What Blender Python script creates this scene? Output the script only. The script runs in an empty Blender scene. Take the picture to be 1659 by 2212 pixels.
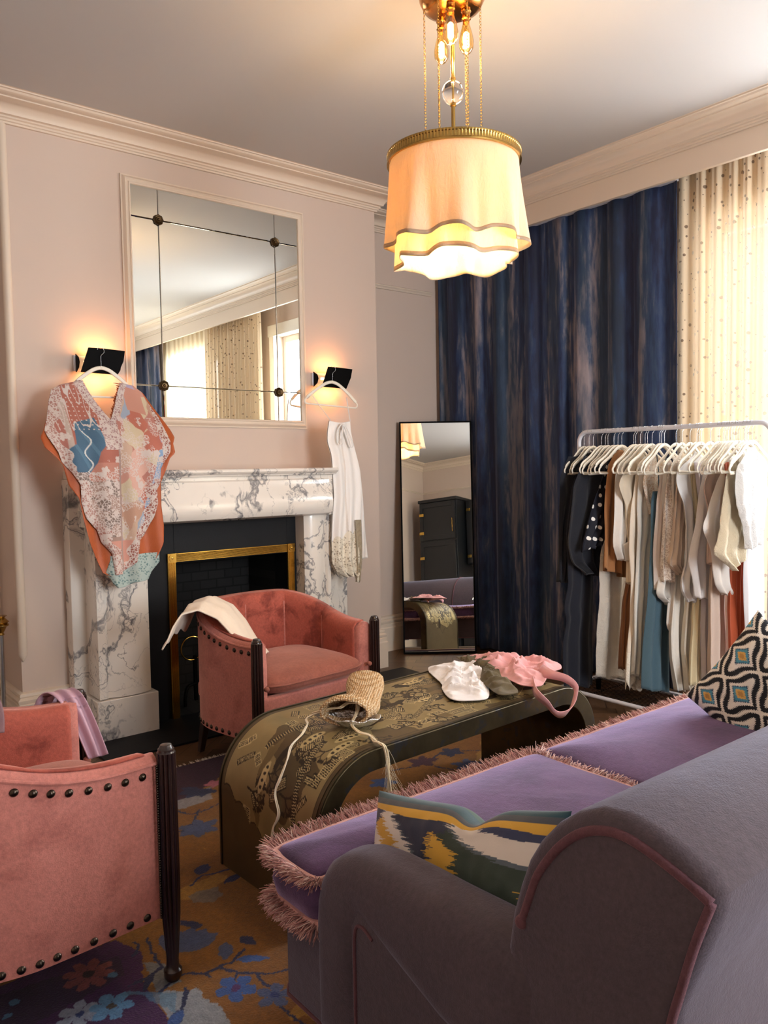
import bpy, bmesh, math, random
import numpy as np
from mathutils import Vector, Matrix, noise
random.seed(7); rng = np.random.RandomState(5)
SC = bpy.context.scene; COL = SC.collection
PI = math.pi

def lin(c):
    return c/12.92 if c <= .04045 else ((c+.055)/1.055)**2.4
def rgb(h):
    h = h.lstrip('#'); return tuple(lin(int(h[i:i+2], 16)/255) for i in (0, 2, 4))

# ------------------------------------------------------------------ camera
cam = bpy.data.cameras.new('camera'); camo = bpy.data.objects.new('camera', cam); COL.objects.link(camo)
yaw, pitch, roll = math.radians(38.7984), math.radians(3.1842), math.radians(-.9376)
fw = Vector((math.sin(yaw)*math.cos(pitch), math.cos(yaw)*math.cos(pitch), -math.sin(pitch)))
rt = Vector((math.cos(yaw), -math.sin(yaw), 0)); up = rt.cross(fw)
rt2 = rt*math.cos(roll)+up*math.sin(roll); up2 = up*math.cos(roll)-rt*math.sin(roll)
mat = Matrix((rt2, up2, -fw)).transposed().to_4x4(); mat.translation = Vector((0, 0, 1.5)); camo.matrix_world = mat
cam.sensor_fit = 'VERTICAL'; cam.sensor_height = 24; cam.lens = 24*1724.66/2212
cam.clip_start = .05; cam.clip_end = 100
SC.camera = camo

# ------------------------------------------------------------------ world and daylight
SC.view_settings.view_transform = 'Standard'; SC.view_settings.look = 'None'
SC.view_settings.exposure = 0.22; SC.view_settings.gamma = 1; SC.view_settings.use_curve_mapping = False
w = bpy.data.worlds.new('world'); SC.world = w; w.use_nodes = True
nt = w.node_tree; bg = nt.nodes['Background']; bg.inputs[0].default_value = (.86, .93, 1, 1); bg.inputs[1].default_value = 2.2

def area(name, loc, sx, sy, energy, color, direction):
    l = bpy.data.lights.new(name, 'AREA'); l.shape = 'RECTANGLE'; l.size = sx; l.size_y = sy; l.energy = energy; l.color = color
    o = bpy.data.objects.new(name, l); COL.objects.link(o); o.location = loc
    o.rotation_euler = Vector(direction).to_track_quat('-Z', 'Y').to_euler(); return o
DAY = (.93, .96, 1)
area('daylight_near_window', (5.25, 2.0, 1.9), 1.4, 2.7, 260, DAY, (-1, -.05, -.22))
area('daylight_far_window', (5.25, -.7, 1.9), 1.4, 2.7, 260, DAY, (-1, .15, -.2))
area('added_back_fill', (2.6, -3.0, 1.9), 1.5, 2.4, 230, DAY, (-.1, 1, -.1))  # added fill from behind the camera, brightens faces turned to the back wall

def point(name, loc, energy, color, r, parent=None):
    l = bpy.data.lights.new(name, 'POINT'); l.energy = energy; l.color = color; l.shadow_soft_size = r
    o = bpy.data.objects.new(name, l); COL.objects.link(o); o.location = loc
    if parent: o.parent = parent
    return o

# ------------------------------------------------------------------ mesh builder
ORG = Vector((0, 0, 0))
class MB:
    def __init__(s): s.v = []; s.f = []; s.c = None
    def add(s, vs, fs):
        n = len(s.v); s.v.extend([tuple(v) for v in vs]); s.f.extend([tuple(i+n for i in f) for f in fs]); return s
    def box(s, a, b):
        x0, y0, z0 = a; x1, y1, z1 = b
        return s.add([(x0,y0,z0),(x1,y0,z0),(x1,y1,z0),(x0,y1,z0),(x0,y0,z1),(x1,y0,z1),(x1,y1,z1),(x0,y1,z1)],
                     [(0,3,2,1),(4,5,6,7),(0,1,5,4),(1,2,6,5),(2,3,7,6),(3,0,4,7)])
    def grid(s, f, nu, nv, cu=False, cv=False):
        vs = [f(i/(nu if cu else nu-1), j/(nv if cv else nv-1)) for j in range(nv) for i in range(nu)]
        fs = []
        for j in range(nv if cv else nv-1):
            for i in range(nu if cu else nu-1):
                a = j*nu+i; b = j*nu+(i+1) % nu; c = ((j+1) % nv)*nu+(i+1) % nu; d = ((j+1) % nv)*nu+i
                fs.append((a, b, c, d))
        return s.add(vs, fs)
    def rings(s, rs, cap=True):
        n = len(rs[0]); vs = [p for r in rs for p in r]; fs = []
        for j in range(len(rs)-1):
            for i in range(n):
                fs.append((j*n+i, j*n+(i+1) % n, (j+1)*n+(i+1) % n, (j+1)*n+i))
        if cap: fs.append(tuple(range(n))[::-1]); fs.append(tuple((len(rs)-1)*n+i for i in range(n)))
        return s.add(vs, fs)
    def tube(s, path, r, n=8, closed=False, cap=True, flat=1.0):
        path = [Vector(p) for p in path]; m = len(path); rs = []
        prev = None
        for i, p in enumerate(path):
            if closed: t = path[(i+1) % m]-path[i-1]
            else: t = path[min(i+1, m-1)]-path[max(i-1, 0)]
            t.normalize()
            if prev is None:
                u = t.cross(Vector((0, 0, 1)));
                if u.length < .01: u = t.cross(Vector((0, 1, 0)))
            else: u = prev-t*prev.dot(t)
            u.normalize(); prev = u; v = t.cross(u)
            rr = r[i] if isinstance(r, (list, tuple)) else r
            rs.append([p+u*math.cos(2*PI*k/n)*rr+v*math.sin(2*PI*k/n)*rr*flat for k in range(n)])
        if closed: rs.append(rs[0]); return s.rings(rs, False)
        return s.rings(rs, cap)
    def lathe(s, prof, c, n=24, cap=True):
        return s.rings([[(c[0]+r*math.cos(2*PI*k/n), c[1]+r*math.sin(2*PI*k/n), c[2]+z) for k in range(n)] for r, z in prof], cap)
    def prism(s, poly, ax, a, b):
        def P(p, t): return {'x': (t, p[0], p[1]), 'y': (p[0], t, p[1]), 'z': (p[0], p[1], t)}[ax]
        return s.rings([[P(p, a) for p in poly], [P(p, b) for p in poly]])
    def ball(s, c, r, n=16, m=10, sc=(1, 1, 1)):
        return s.rings([[(c[0]+sc[0]*r*math.sin(PI*j/m)*math.cos(2*PI*k/n), c[1]+sc[1]*r*math.sin(PI*j/m)*math.sin(2*PI*k/n), c[2]-sc[2]*r*math.cos(PI*j/m)) for k in range(n)] for j in range(m+1)], False)
    def build(s, name, mat, parent=None, smooth=True, bevel=0, solid=0, sub=0, org=None, fix=True, seg=2, tri=False, angle=40):
        o0 = Vector(org) if org is not None else ORG
        me = bpy.data.meshes.new(name); me.from_pydata([tuple(Vector(v)-o0) for v in s.v], [], s.f)
        if s.c is not None:
            at = me.color_attributes.new('Col', 'FLOAT_COLOR', 'POINT')
            a = np.ones((len(s.v), 4), np.float32); a[:, :3] = s.c; at.data.foreach_set('color', a.ravel())
        me.materials.append(mat); me.update()
        if fix:
            bm = bmesh.new(); bm.from_mesh(me); bmesh.ops.recalc_face_normals(bm, faces=bm.faces); bm.to_mesh(me); bm.free()
        if smooth:
            me.polygons.foreach_set('use_smooth', [True]*len(me.polygons))
            if angle < 180: me.set_sharp_from_angle(angle=math.radians(angle))
        o = bpy.data.objects.new(name, me); COL.objects.link(o)
        if parent is not None: o.parent = parent
        else: o.location = o0
        if bevel:
            m = o.modifiers.new('bevel', 'BEVEL'); m.width = bevel; m.segments = seg; m.limit_method = 'ANGLE'; m.angle_limit = math.radians(40)
        if solid:
            m = o.modifiers.new('solid', 'SOLIDIFY'); m.thickness = solid; m.offset = 0
        if sub:
            m = o.modifiers.new('sub', 'SUBSURF'); m.levels = sub; m.render_levels = sub
        return o
def tag(o, label=None, cat=None, group=None, kind=None):
    for k, v in (('label', label), ('category', cat), ('group', group), ('kind', kind)):
        if v: o[k] = v
    return o
def thing(name, label, cat, loc=(0, 0, 0), rotz=0, group=None):
    global ORG
    o = bpy.data.objects.new(name, None); COL.objects.link(o); o.location = loc; o.rotation_euler = (0, 0, rotz)
    o.empty_display_size = .1
    ORG = Vector((0, 0, 0)) if rotz else Vector(loc)
    return tag(o, label, cat, group)
def at(*p):
    global ORG
    ORG = Vector(p)
def interp(pts, z):   # pts sorted by z (any order) -> x at z
    p = sorted(pts, key=lambda q: q[1]); 
    if z <= p[0][1]: return p[0][0]
    for (x0, z0), (x1, z1) in zip(p, p[1:]):
        if z <= z1: return x0+(x1-x0)*(z-z0)/max(1e-6, z1-z0)
    return p[-1][0]
def sm(t): t = min(1, max(0, t)); return t*t*(3-2*t)
def nz(x, y=0., z=0.): return noise.noise(Vector((x, y, z)))
def curve(pts, n):   # Catmull-Rom resample
    P = [Vector(p) for p in pts]; out = []
    m = len(P)-1
    for k in range(n):
        t = k/(n-1)*m; i = min(int(t), m-1); u = t-i
        a, b, c, d = P[max(i-1, 0)], P[i], P[i+1], P[min(i+2, m)]
        out.append(.5*((2*b)+(c-a)*u+(2*a-5*b+4*c-d)*u*u+(3*b-a-3*c+d)*u**3))
    return out

# ------------------------------------------------------------------ materials
class N:
    def __init__(s, name):
        s.m = bpy.data.materials.new(name); s.m.use_nodes = True; s.t = s.m.node_tree; s.n = s.t.nodes; s.l = s.t.links
        s.b = s.n['Principled BSDF']; s.out = s.n['Material Output']
    def new(s, ty, **k):
        o = s.n.new(ty)
        for a, v in k.items():
            if a.startswith('i_'):
                a = a[2:]; a = int(a) if a.isdigit() else a.replace('_', ' ')
                if hasattr(v, 'is_linked') or isinstance(v, bpy.types.NodeSocket): s.l.new(v, o.inputs[a])
                else: o.inputs[a].default_value = v
            else: setattr(o, a, v)
        return o
    def coord(s, kind='Object', scale=(1, 1, 1), rot=(0, 0, 0)):
        c = s.new('ShaderNodeTexCoord'); m = s.new('ShaderNodeMapping'); s.l.new(c.outputs[kind], m.inputs[0])
        m.inputs['Scale'].default_value = scale; m.inputs['Rotation'].default_value = rot; return m.outputs[0]
    def noise(s, vec, scale, detail=3, rough=.5, dist=0):
        o = s.new('ShaderNodeTexNoise'); s.l.new(vec, o.inputs['Vector']); o.inputs['Scale'].default_value = scale
        o.inputs['Detail'].default_value = detail; o.inputs['Roughness'].default_value = rough; o.inputs['Distortion'].default_value = dist; return o.outputs['Fac']
    def ramp(s, fac, stops, interp='LINEAR'):
        o = s.new('ShaderNodeValToRGB'); s.l.new(fac, o.inputs[0]); r = o.color_ramp; r.interpolation = interp
        while len(r.elements) < len(stops): r.elements.new(.5)
        for e, (p, c) in zip(r.elements, stops): e.position = p; e.color = (*c, 1) if len(c) == 3 else c
        return o.outputs[0]
    def mix(s, fac, a, b, mode='MIX'):
        o = s.new('ShaderNodeMix'); o.data_type = 'RGBA'; o.blend_type = mode
        for k, v in ((0, fac), (6, a), (7, b)):
            if isinstance(v, bpy.types.NodeSocket): s.l.new(v, o.inputs[k])
            else: o.inputs[k].default_value = v if k == 0 else ((*v, 1) if len(v) == 3 else v)
        return o.outputs[2]
    def math(s, op, a, b=0, clamp=False):
        o = s.new('ShaderNodeMath'); o.operation = op; o.use_clamp = clamp
        for k, v in ((0, a), (1, b)):
            if isinstance(v, bpy.types.NodeSocket): s.l.new(v, o.inputs[k])
            else: o.inputs[k].default_value = v
        return o.outputs[0]
    def bump(s, h, strength=.3, dist=.01):
        o = s.new('ShaderNodeBump'); s.l.new(h, o.inputs['Height']); o.inputs['Strength'].default_value = strength; o.inputs['Distance'].default_value = dist
        s.l.new(o.outputs[0], s.b.inputs['Normal']); return o.outputs[0]
    def col(s, c):
        if isinstance(c, bpy.types.NodeSocket): s.l.new(c, s.b.inputs['Base Color'])
        else: s.b.inputs['Base Color'].default_value = (*c, 1)
    def set(s, **k):
        for a, v in k.items():
            i = s.b.inputs[a.replace('_', ' ')]
            if isinstance(v, bpy.types.NodeSocket): s.l.new(v, i)
            else: i.default_value = v if not isinstance(v, tuple) else ((*v, 1) if len(v) == 3 else v)
def plain(name, c, rough=.6, metal=0, **k):
    n = N(name); n.col(rgb(c) if isinstance(c, str) else c); n.set(Roughness=rough, Metallic=metal, **k); return n.m
def paint(name, c, rough=.75):
    n = N(name); n.col(rgb(c)); n.set(Roughness=rough); n.bump(n.noise(n.coord(), 60, 3), .04, .003); return n.m
def velvet(name, c, dark=None, sheen=.6, scale=5, sheencol=None, amt=.5, lo=.45, hi=.62):
    n = N(name); v = n.coord(); c = rgb(c); d = rgb(dark) if dark else tuple(x*.6 for x in c)
    f = n.noise(v, scale, 5, .6, .4); k = n.ramp(f, [(lo, (0, 0, 0)), (hi, (1, 1, 1))])
    fac = n.math('MULTIPLY', k, amt); fine = n.ramp(n.noise(v, 90, 4, .7), [(.3, (.72, .72, .72)), (.7, (1.18, 1.18, 1.18))]); n.col(n.mix(.8, n.mix(fac, c, d), fine, 'MULTIPLY')); n.set(Roughness=.85, Sheen_Weight=sheen, Sheen_Roughness=.4)
    n.b.inputs['Sheen Tint'].default_value = (*(rgb(sheencol) if sheencol else (1, .9, .9)), 1)
    n.bump(n.math('ADD', n.noise(v, 300, 2), n.math('MULTIPLY', n.noise(v, 14, 4, .6), 2.5)), .22, .006); return n.m
def cloth(name, c, c2=None, bump=.15, scale=7, weave=400, rough=.85, sheen=.15, alpha=1, trans=0):
    n = N(name); v = n.coord(); c = rgb(c); f = n.noise(v, scale, 4, .6)
    n.col(n.mix(f, c, rgb(c2) if c2 else tuple(x*.88 for x in c))); n.set(Roughness=rough, Sheen_Weight=sheen)
    n.bump(n.math('ADD', n.noise(v, weave, 1), n.math('MULTIPLY', n.noise(v, scale*3, 4, .6), 2)), bump, .006)
    if trans:
        t = n.new('ShaderNodeBsdfTranslucent'); t.inputs[0].default_value = (*c, 1); m = n.new('ShaderNodeMixShader'); m.inputs[0].default_value = trans
        n.l.new(n.b.outputs[0], m.inputs[1]); n.l.new(t.outputs[0], m.inputs[2]); n.l.new(m.outputs[0], n.out.inputs[0])
    return n.m
def metal(name, c, rough=.3, noise_amt=.0):
    n = N(name); v = n.coord(); c = rgb(c)
    n.col(n.mix(n.noise(v, 25, 4), c, tuple(x*.75 for x in c))); n.set(Metallic=1.0, Roughness=rough); return n.m
def vcol(name, rough=.8, metalmask=False, bump=None, sheen=0):
    n = N(name); a = n.new('ShaderNodeVertexColor', layer_name='Col'); n.col(a.outputs[0]); n.set(Roughness=rough, Sheen_Weight=sheen)
    if bump: n.bump(n.noise(n.coord(), bump[0], 3), bump[1], .004)
    return n, a

M = {}
M['wall'] = paint('wall_paint', '#cebbad'); M['ceil'] = paint('ceiling_paint', '#bcb8b5', .8); M['trim'] = paint('trim_paint', '#dccbb8', .5)
M['darkwood'] = (lambda n: (n.col(n.mix(n.noise(n.coord(scale=(1, 1, .15)), 60, 4), rgb('#2c1410'), rgb('#140807'))), n.set(Roughness=.3, Coat_Weight=.4), n.m)[2])(N('dark_wood'))
M['brass'] = metal('aged_brass', '#c9a45c', .25); M['antique'] = metal('antique_brass', '#5c4a33', .35); M['gilt'] = metal('polished_brass', '#dcb35a', .18)
M['black'] = plain('black_metal', '#030202', .6, 0, Specular_IOR_Level=.08); M['chrome'] = metal('hook_steel', '#c4c8cc', .25); M['white_metal'] = plain('white_metal', '#d9dae2', .3)
M['slate'] = (lambda n: (n.col(n.mix(n.noise(n.coord(), 9, 5), rgb('#0c0d10'), rgb('#15161a'))), n.set(Roughness=.6, Specular_IOR_Level=.25), n.bump(n.noise(n.coord(), 90, 4), .15, .004), n.m)[3])(N('black_slate'))
M['mirror'] = plain('mirror_glass', (.86, .89, .85), .0, 1.0)
M['mirror2'] = plain('standing_mirror_glass', (.88, .9, .88), .0, 1.0)
M['hanger'] = plain('hanger_flock', '#efe8d8', .7); M['piping_dark'] = velvet('mulberry_piping', '#6d4248', sheen=.3)
def marble():
    n = N('veined_marble'); v = n.coord(scale=(1, 1, .8)); wv = n.new('ShaderNodeTexNoise'); n.l.new(v, wv.inputs['Vector']); wv.inputs['Scale'].default_value = 2.3; wv.inputs['Detail'].default_value = 5
    add = n.new('ShaderNodeVectorMath', operation='MULTIPLY_ADD'); n.l.new(wv.outputs['Color'], add.inputs[0]); add.inputs[1].default_value = (1.3, 1.3, 1.0); n.l.new(v, add.inputs[2])
    def vein(scale, w, sc=(1, 1, 1)):
        mm = n.new('ShaderNodeMapping'); n.l.new(add.outputs[0], mm.inputs[0]); mm.inputs['Scale'].default_value = sc
        f = n.noise(mm.outputs[0], scale, 6, .55, .6); d = n.math('ABSOLUTE', n.math('SUBTRACT', f, .5)); return n.ramp(d, [(0, (1, 1, 1)), (w, (0, 0, 0))])
    a = vein(1.6, .022, (1, 1, .6)); b = vein(4.5, .016, (1, 1, .5)); mask = n.ramp(n.noise(v, 2.4, 2), [(.42, (0, 0, 0)), (.62, (1, 1, 1))])
    base = n.mix(n.noise(v, 3, 5), rgb('#f3ece2'), rgb('#ddd5cb'))
    c1 = n.mix(n.math('MULTIPLY', a, .85), base, rgb('#5f5f66')); c2 = n.mix(n.math('MULTIPLY', n.math('MULTIPLY', b, mask), .9), c1, rgb('#4c4c54'))
    blot = n.ramp(n.noise(add.outputs[0], 1.3, 5, .6), [(.60, (0, 0, 0)), (.66, (1, 1, 1))])
    n.col(n.mix(n.math('MULTIPLY', blot, .75), c2, rgb('#6b6d70'))); n.set(Roughness=.22, Coat_Weight=.3); return n.m
M['marble'] = marble()
def brick():
    n = N('soot_brick'); b = n.new('ShaderNodeTexBrick'); c = n.new('ShaderNodeTexCoord'); m = n.new('ShaderNodeMapping'); n.l.new(c.outputs['Object'], m.inputs[0]); m.inputs['Rotation'].default_value = (PI/2, 0, 0)
    n.l.new(m.outputs[0], b.inputs[0]); b.inputs['Scale'].default_value = 4; b.inputs[1].default_value = (*rgb('#1d1c1c'), 1); b.inputs[2].default_value = (*rgb('#121213'), 1); b.inputs[3].default_value = (*rgb('#060606'), 1)
    n.col(b.outputs[0]); n.set(Roughness=.9); n.bump(n.math('SUBTRACT', 1, b.outputs['Fac']), .8, .02); return n.m
M['brick'] = brick()
def parquet():
    n = N('oak_parquet'); v = n.coord(); out = []
    for r, s in ((.85, 0), (.85+PI/2, .7)):
        m = n.new('ShaderNodeMapping'); n.l.new(v, m.inputs[0]); m.inputs['Rotation'].default_value = (0, 0, r); b = n.new('ShaderNodeTexBrick'); n.l.new(m.outputs[0], b.inputs[0])
        b.inputs['Scale'].default_value = 1; b.inputs['Brick Width'].default_value = .55; b.inputs['Row Height'].default_value = .1; b.inputs['Mortar Size'].default_value = .0025
        b.inputs[1].default_value = (*rgb('#7d6048'), 1); b.inputs[2].default_value = (*rgb('#5f452f'), 1); b.inputs[3].default_value = (*rgb('#22140b'), 1)
        g = n.new('ShaderNodeMapping'); n.l.new(m.outputs[0], g.inputs[0]); g.inputs['Scale'].default_value = (1, 14, 1)
        out.append(n.mix(n.math('MULTIPLY', n.noise(g.outputs[0], 5, 5), .6), b.outputs[0], rgb('#3a2415')))
    ch = n.new('ShaderNodeTexChecker'); m = n.new('ShaderNodeMapping'); n.l.new(v, m.inputs[0]); m.inputs['Rotation'].default_value = (0, 0, .85); n.l.new(m.outputs[0], ch.inputs[0]); ch.inputs['Scale'].default_value = 1.8
    n.col(n.mix(ch.outputs['Fac'], out[0], out[1])); n.set(Roughness=.35); return n.m
M['floor'] = parquet()

# ================================================================== SETTING
def struct(o): o['kind'] = 'structure'; return o
at(0, 0, 0)
XW, YB, XL = 4.85, -2.6, -.7      # window wall, back wall, side wall
struct(MB().box((XL-.2, YB-.2, -.1), (XW+.3, 5.25, 0)).build('floor', M['floor'], smooth=False))
struct(MB().box((XL-.2, YB-.2, 3.49), (XW+.3, 5.25, 3.6)).build('ceiling', M['ceil'], smooth=False))
wl = MB()
wl.box((XL-.2, 5.05, 0), (XW+.3, 5.25, 3.49))
wl.box((1.16, 4.66, 0), (1.96, 5.05, 3.49)).box((2.83, 4.66, 0), (3.70, 5.05, 3.49)).box((1.96, 4.66, .98), (2.83, 5.05, 3.49))
struct(wl.build('wall_left', M['wall'], smooth=False))
wr = MB(); wins = [(1.32, 2.72), (-1.4, 0.0)]; zs = (.25, 3.02)
wr.box((XW, YB, 0), (XW+.22, 5.05, zs[0])).box((XW, YB, zs[1]), (XW+.22, 5.05, 3.49))
wr.box((XW, 2.72, zs[0]), (XW+.22, 5.05, zs[1])).box((XW, 0, zs[0]), (XW+.22, 1.32, zs[1])).box((XW, YB, zs[0]), (XW+.22, -1.4, zs[1]))
struct(wr.build('wall_right', M['wall'], smooth=False))
wb = MB().box((XL-.2, YB-.2, 0), (1.85, YB, 3.49)).box((3.35, YB-.2, 0), (XW+.3, YB, 3.49)).box((1.85, YB-.2, 0), (3.35, YB, .6)).box((1.85, YB-.2, 3.0), (3.35, YB, 3.49))
struct(wb.build('wall_back', M['wall'], smooth=False))
struct(MB().box((XL-.2, YB, 0), (XL, 5.05, 3.49)).build('wall_side', M['wall'], smooth=False))

def sweep(loop, prof, closed=True):
    """profile (out, z) swept along a plan polyline, mitred, offset to the left of travel"""
    L = [Vector((p[0], p[1])) for p in loop]; m = len(L); rs = []
    for i, p in enumerate(L):
        if closed or 0 < i < m-1:
            d0 = (p-L[i-1]).normalized(); d1 = (L[(i+1) % m]-p).normalized()
        elif i == 0: d0 = d1 = (L[1]-p).normalized()
        else: d0 = d1 = (p-L[i-1]).normalized()
        n0 = Vector((-d0.y, d0.x)); n1 = Vector((-d1.y, d1.x)); b = (n0+n1); b = b/max(.2, b.dot(n0))
        rs.append([(p.x+b.x*o, p.y+b.y*o, z) for o, z in prof])
    mb = MB()
    if closed: rs.append(rs[0])
    mb.rings(rs, not closed); return mb
room = [(4.5, YB), (4.5, 5.05), (3.70, 5.05), (3.70, 4.66), (1.16, 4.66), (1.16, 5.05), (XL, 5.05), (XL, YB)]
corn = [(0, 3.49), (0, 3.365), (.016, 3.365), (.016, 3.375), (.024, 3.378), (.024, 3.388), (.034, 3.392), (.034, 3.40), (.044, 3.404)]
corn += [(.05+.075*(1-math.cos(t*PI/2/6)), 3.404+.05*math.sin(t*PI/2/6)) for t in range(7)]
corn += [(.132, 3.456), (.132, 3.463), (.15, 3.466), (.165, 3.472), (.172, 3.480), (.18, 3.482), (.18, 3.489), (.19, 3.49)]
struct(sweep(room, corn).build('trim_1', M['trim'], angle=25))
struct(MB().box((4.5, YB, 3.224), (4.53, 5.05, 3.49)).build('trim_2', M['trim'], smooth=False, bevel=.003))
rail = [(0, 2.93), (0, 2.965), (.012, 2.965), (.03, 2.957), (.03, 2.95), (.016, 2.94), (.012, 2.93)]
struct(sweep([(4.6, 5.05), (3.70, 5.05)], rail, False).build('trim_3', M['trim']))
struct(sweep([(1.16, 5.05), (XL, 5.05), (XL, YB), (XW, YB)], [(a, b-.02) for a, b in rail], False).build('trim_4', M['trim']))
bb = [(0, 0), (.036, 0), (.036, .19), (.03, .2), (.03, .222), (.024, .226), (.03, .236), (.032, .248), (.022, .256), (.016, .26), (.02, .268), (.018, .28), (.008, .288), (0, .29)]
struct(sweep([(XW, 5.05), (3.70, 5.05), (3.70, 4.66), (3.2, 4.66)], bb, False).build('baseboard_left', M['trim'], angle=25))
struct(sweep([(1.55, 4.66), (1.16, 4.66), (1.16, 5.05), (XL, 5.05)], bb, False).build('baseboard_front', M['trim'], angle=25))
struct(sweep([(XL, 5.05), (XL, YB), (XW, YB), (XW, 5.0)], bb, False).build('baseboard_back', M['trim'], angle=25))
bead = MB()
bead.lathe([(.001, .46), (.024, .50), (.024, 3.36)], (1.168, 4.654, 0), 12)
struct(bead.build('trim_5', M['trim']))

glassm = N('window_glass'); tr = glassm.new('ShaderNodeBsdfTransparent'); gl = glassm.new('ShaderNodeBsdfGlossy'); gl.inputs['Roughness'].default_value = 0
mx = glassm.new('ShaderNodeMixShader'); mx.inputs[0].default_value = .06; glassm.l.new(tr.outputs[0], mx.inputs[1]); glassm.l.new(gl.outputs[0], mx.inputs[2]); glassm.l.new(mx.outputs[0], glassm.out.inputs[0])
white_paint = paint('window_paint', '#ece7dc', .4)
for i, (y0, y1) in enumerate(wins):
    f = MB()
    for a, b in ((y0-.1, y0), (y1, y1+.1)): f.box((XW-.03, a, .1), (XW-.001, b, 3.12))
    f.box((XW-.035, y0-.12, zs[1]), (XW-.001, y1+.12, zs[1]+.13))
    o = struct(f.build('window_%d' % (i+1), white_paint, smooth=False, bevel=.006))
    s = MB(); 
    for a, b in ((y0, y0+.06), (y1-.06, y1), ((y0+y1)/2-.03, (y0+y1)/2+.03)): s.box((XW+.1, a, zs[0]), (XW+.15, b, zs[1]))
    for a, b in ((zs[0], zs[0]+.08), (1.75, 1.80), (zs[1]-.07, zs[1])): s.box((XW+.103, y0+.003, a+.001), (XW+.147, y1-.003, b-.001))
    s.build('window_sash', white_paint, o, smooth=False)
    MB().box((XW+.122, y0, zs[0]), (XW+.128, y1, zs[1])).build('window_pane', glassm.m, o, smooth=False)
f = MB()
for a, b in ((1.75, 1.85), (3.35, 3.45)): f.box((a, YB+.001, .5), (b, YB+.03, 3.1))
f.box((1.72, YB+.001, 3.0), (3.48, YB+.035, 3.12)); f.box((1.72, YB+.001, .5), (3.48, YB+.06, .6))
o = struct(f.build('window_3', white_paint, smooth=False, bevel=.006))  # unseen window, added as the opening for the back fill lamp
MB().box((1.85, YB-.12, .6), (3.35, YB-.114, 3.0)).build('window_pane', glassm.m, o, smooth=False)

# ---------------------------------------------------------------- curtains
def curtain_mat():
    n = N('navy_dyed_velvet'); v = n.coord()
    a = n.new('ShaderNodeMapping'); n.l.new(v, a.inputs[0]); a.inputs['Scale'].default_value = (1, 5.5, .34)
    b = n.new('ShaderNodeMapping'); n.l.new(v, b.inputs[0]); b.inputs['Scale'].default_value = (3, 14, 2.2); b.inputs['Location'].default_value = (3, 1, 2)
    f = n.noise(a.outputs[0], 1.25, 5, .55, .5); g = n.noise(b.outputs[0], 2.2, 5, .62)
    t = n.math('ADD', f, n.math('MULTIPLY', n.math('SUBTRACT', g, .5), .5))
    c = n.ramp(t, [(.26, rgb('#0d1630')), (.41, rgb('#141f40')), (.50, rgb('#20355a')), (.56, rgb('#37455f')), (.62, rgb('#6b6874')), (.75, rgb('#97888a'))])
    tm = n.ramp(n.noise(a.outputs[0], .9, 3), [(.5, (0, 0, 0)), (.62, (1, 1, 1))])
    n.col(n.mix(n.math('MULTIPLY', tm, .45), c, rgb('#1d3540'))); n.set(Roughness=.7, Sheen_Weight=.35, Sheen_Roughness=.4); n.b.inputs['Sheen Tint'].default_value = (.6, .65, .9, 1)
    n.bump(n.noise(v, 300, 2), .08, .003); return n.m
M['navy'] = curtain_mat()
def pleat(y, k, seed, amp):
    p = y*k+.9*nz(y*1.7, seed)+.35*nz(y*5, seed); s = math.sin(p*2*PI); w_ = .6+.7*abs(nz(y*1.3, seed, 4))
    return amp*w_*(math.copysign(abs(s)**.55, s)+.3*math.sin(p*4*PI+1.3+seed)+.35*nz(y*7, seed))
at(4.62, 4, 0)
def blue(u, v, y0, y1, seed, xb):
    y = y0+(y1-y0)*u; z = 3.30*(1-v)+.012; a = .020+.034*v
    x = xb+pleat(y+.02*v*math.sin(y*3), 3.9, seed, a)+.03*v
    return (x, y, z)
c = MB().grid(lambda u, v: blue(u, v, 2.80, 5.0, 1, 4.648), 420, 26)
o = c.build('velvet_curtain', M['navy'], solid=.004, fix=False, angle=180)
tag(o, 'dark navy dyed velvet curtain with long taupe streaks hanging behind the clothes rail', 'curtain')
MB().box((4.60, 2.8, 3.26), (4.66, 5.0, 3.29)).build('curtain_track', M['white_metal'], o, smooth=False)
at(4.62, -2, 0)
o = MB().grid(lambda u, v: blue(u, v, -2.5, -1.47, 5, 4.635), 200, 20).build('velvet_curtain', M['navy'], solid=.004, fix=False, angle=180)
tag(o, 'navy velvet curtain seen only in the overmantel mirror at its lower left', 'curtain')
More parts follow.
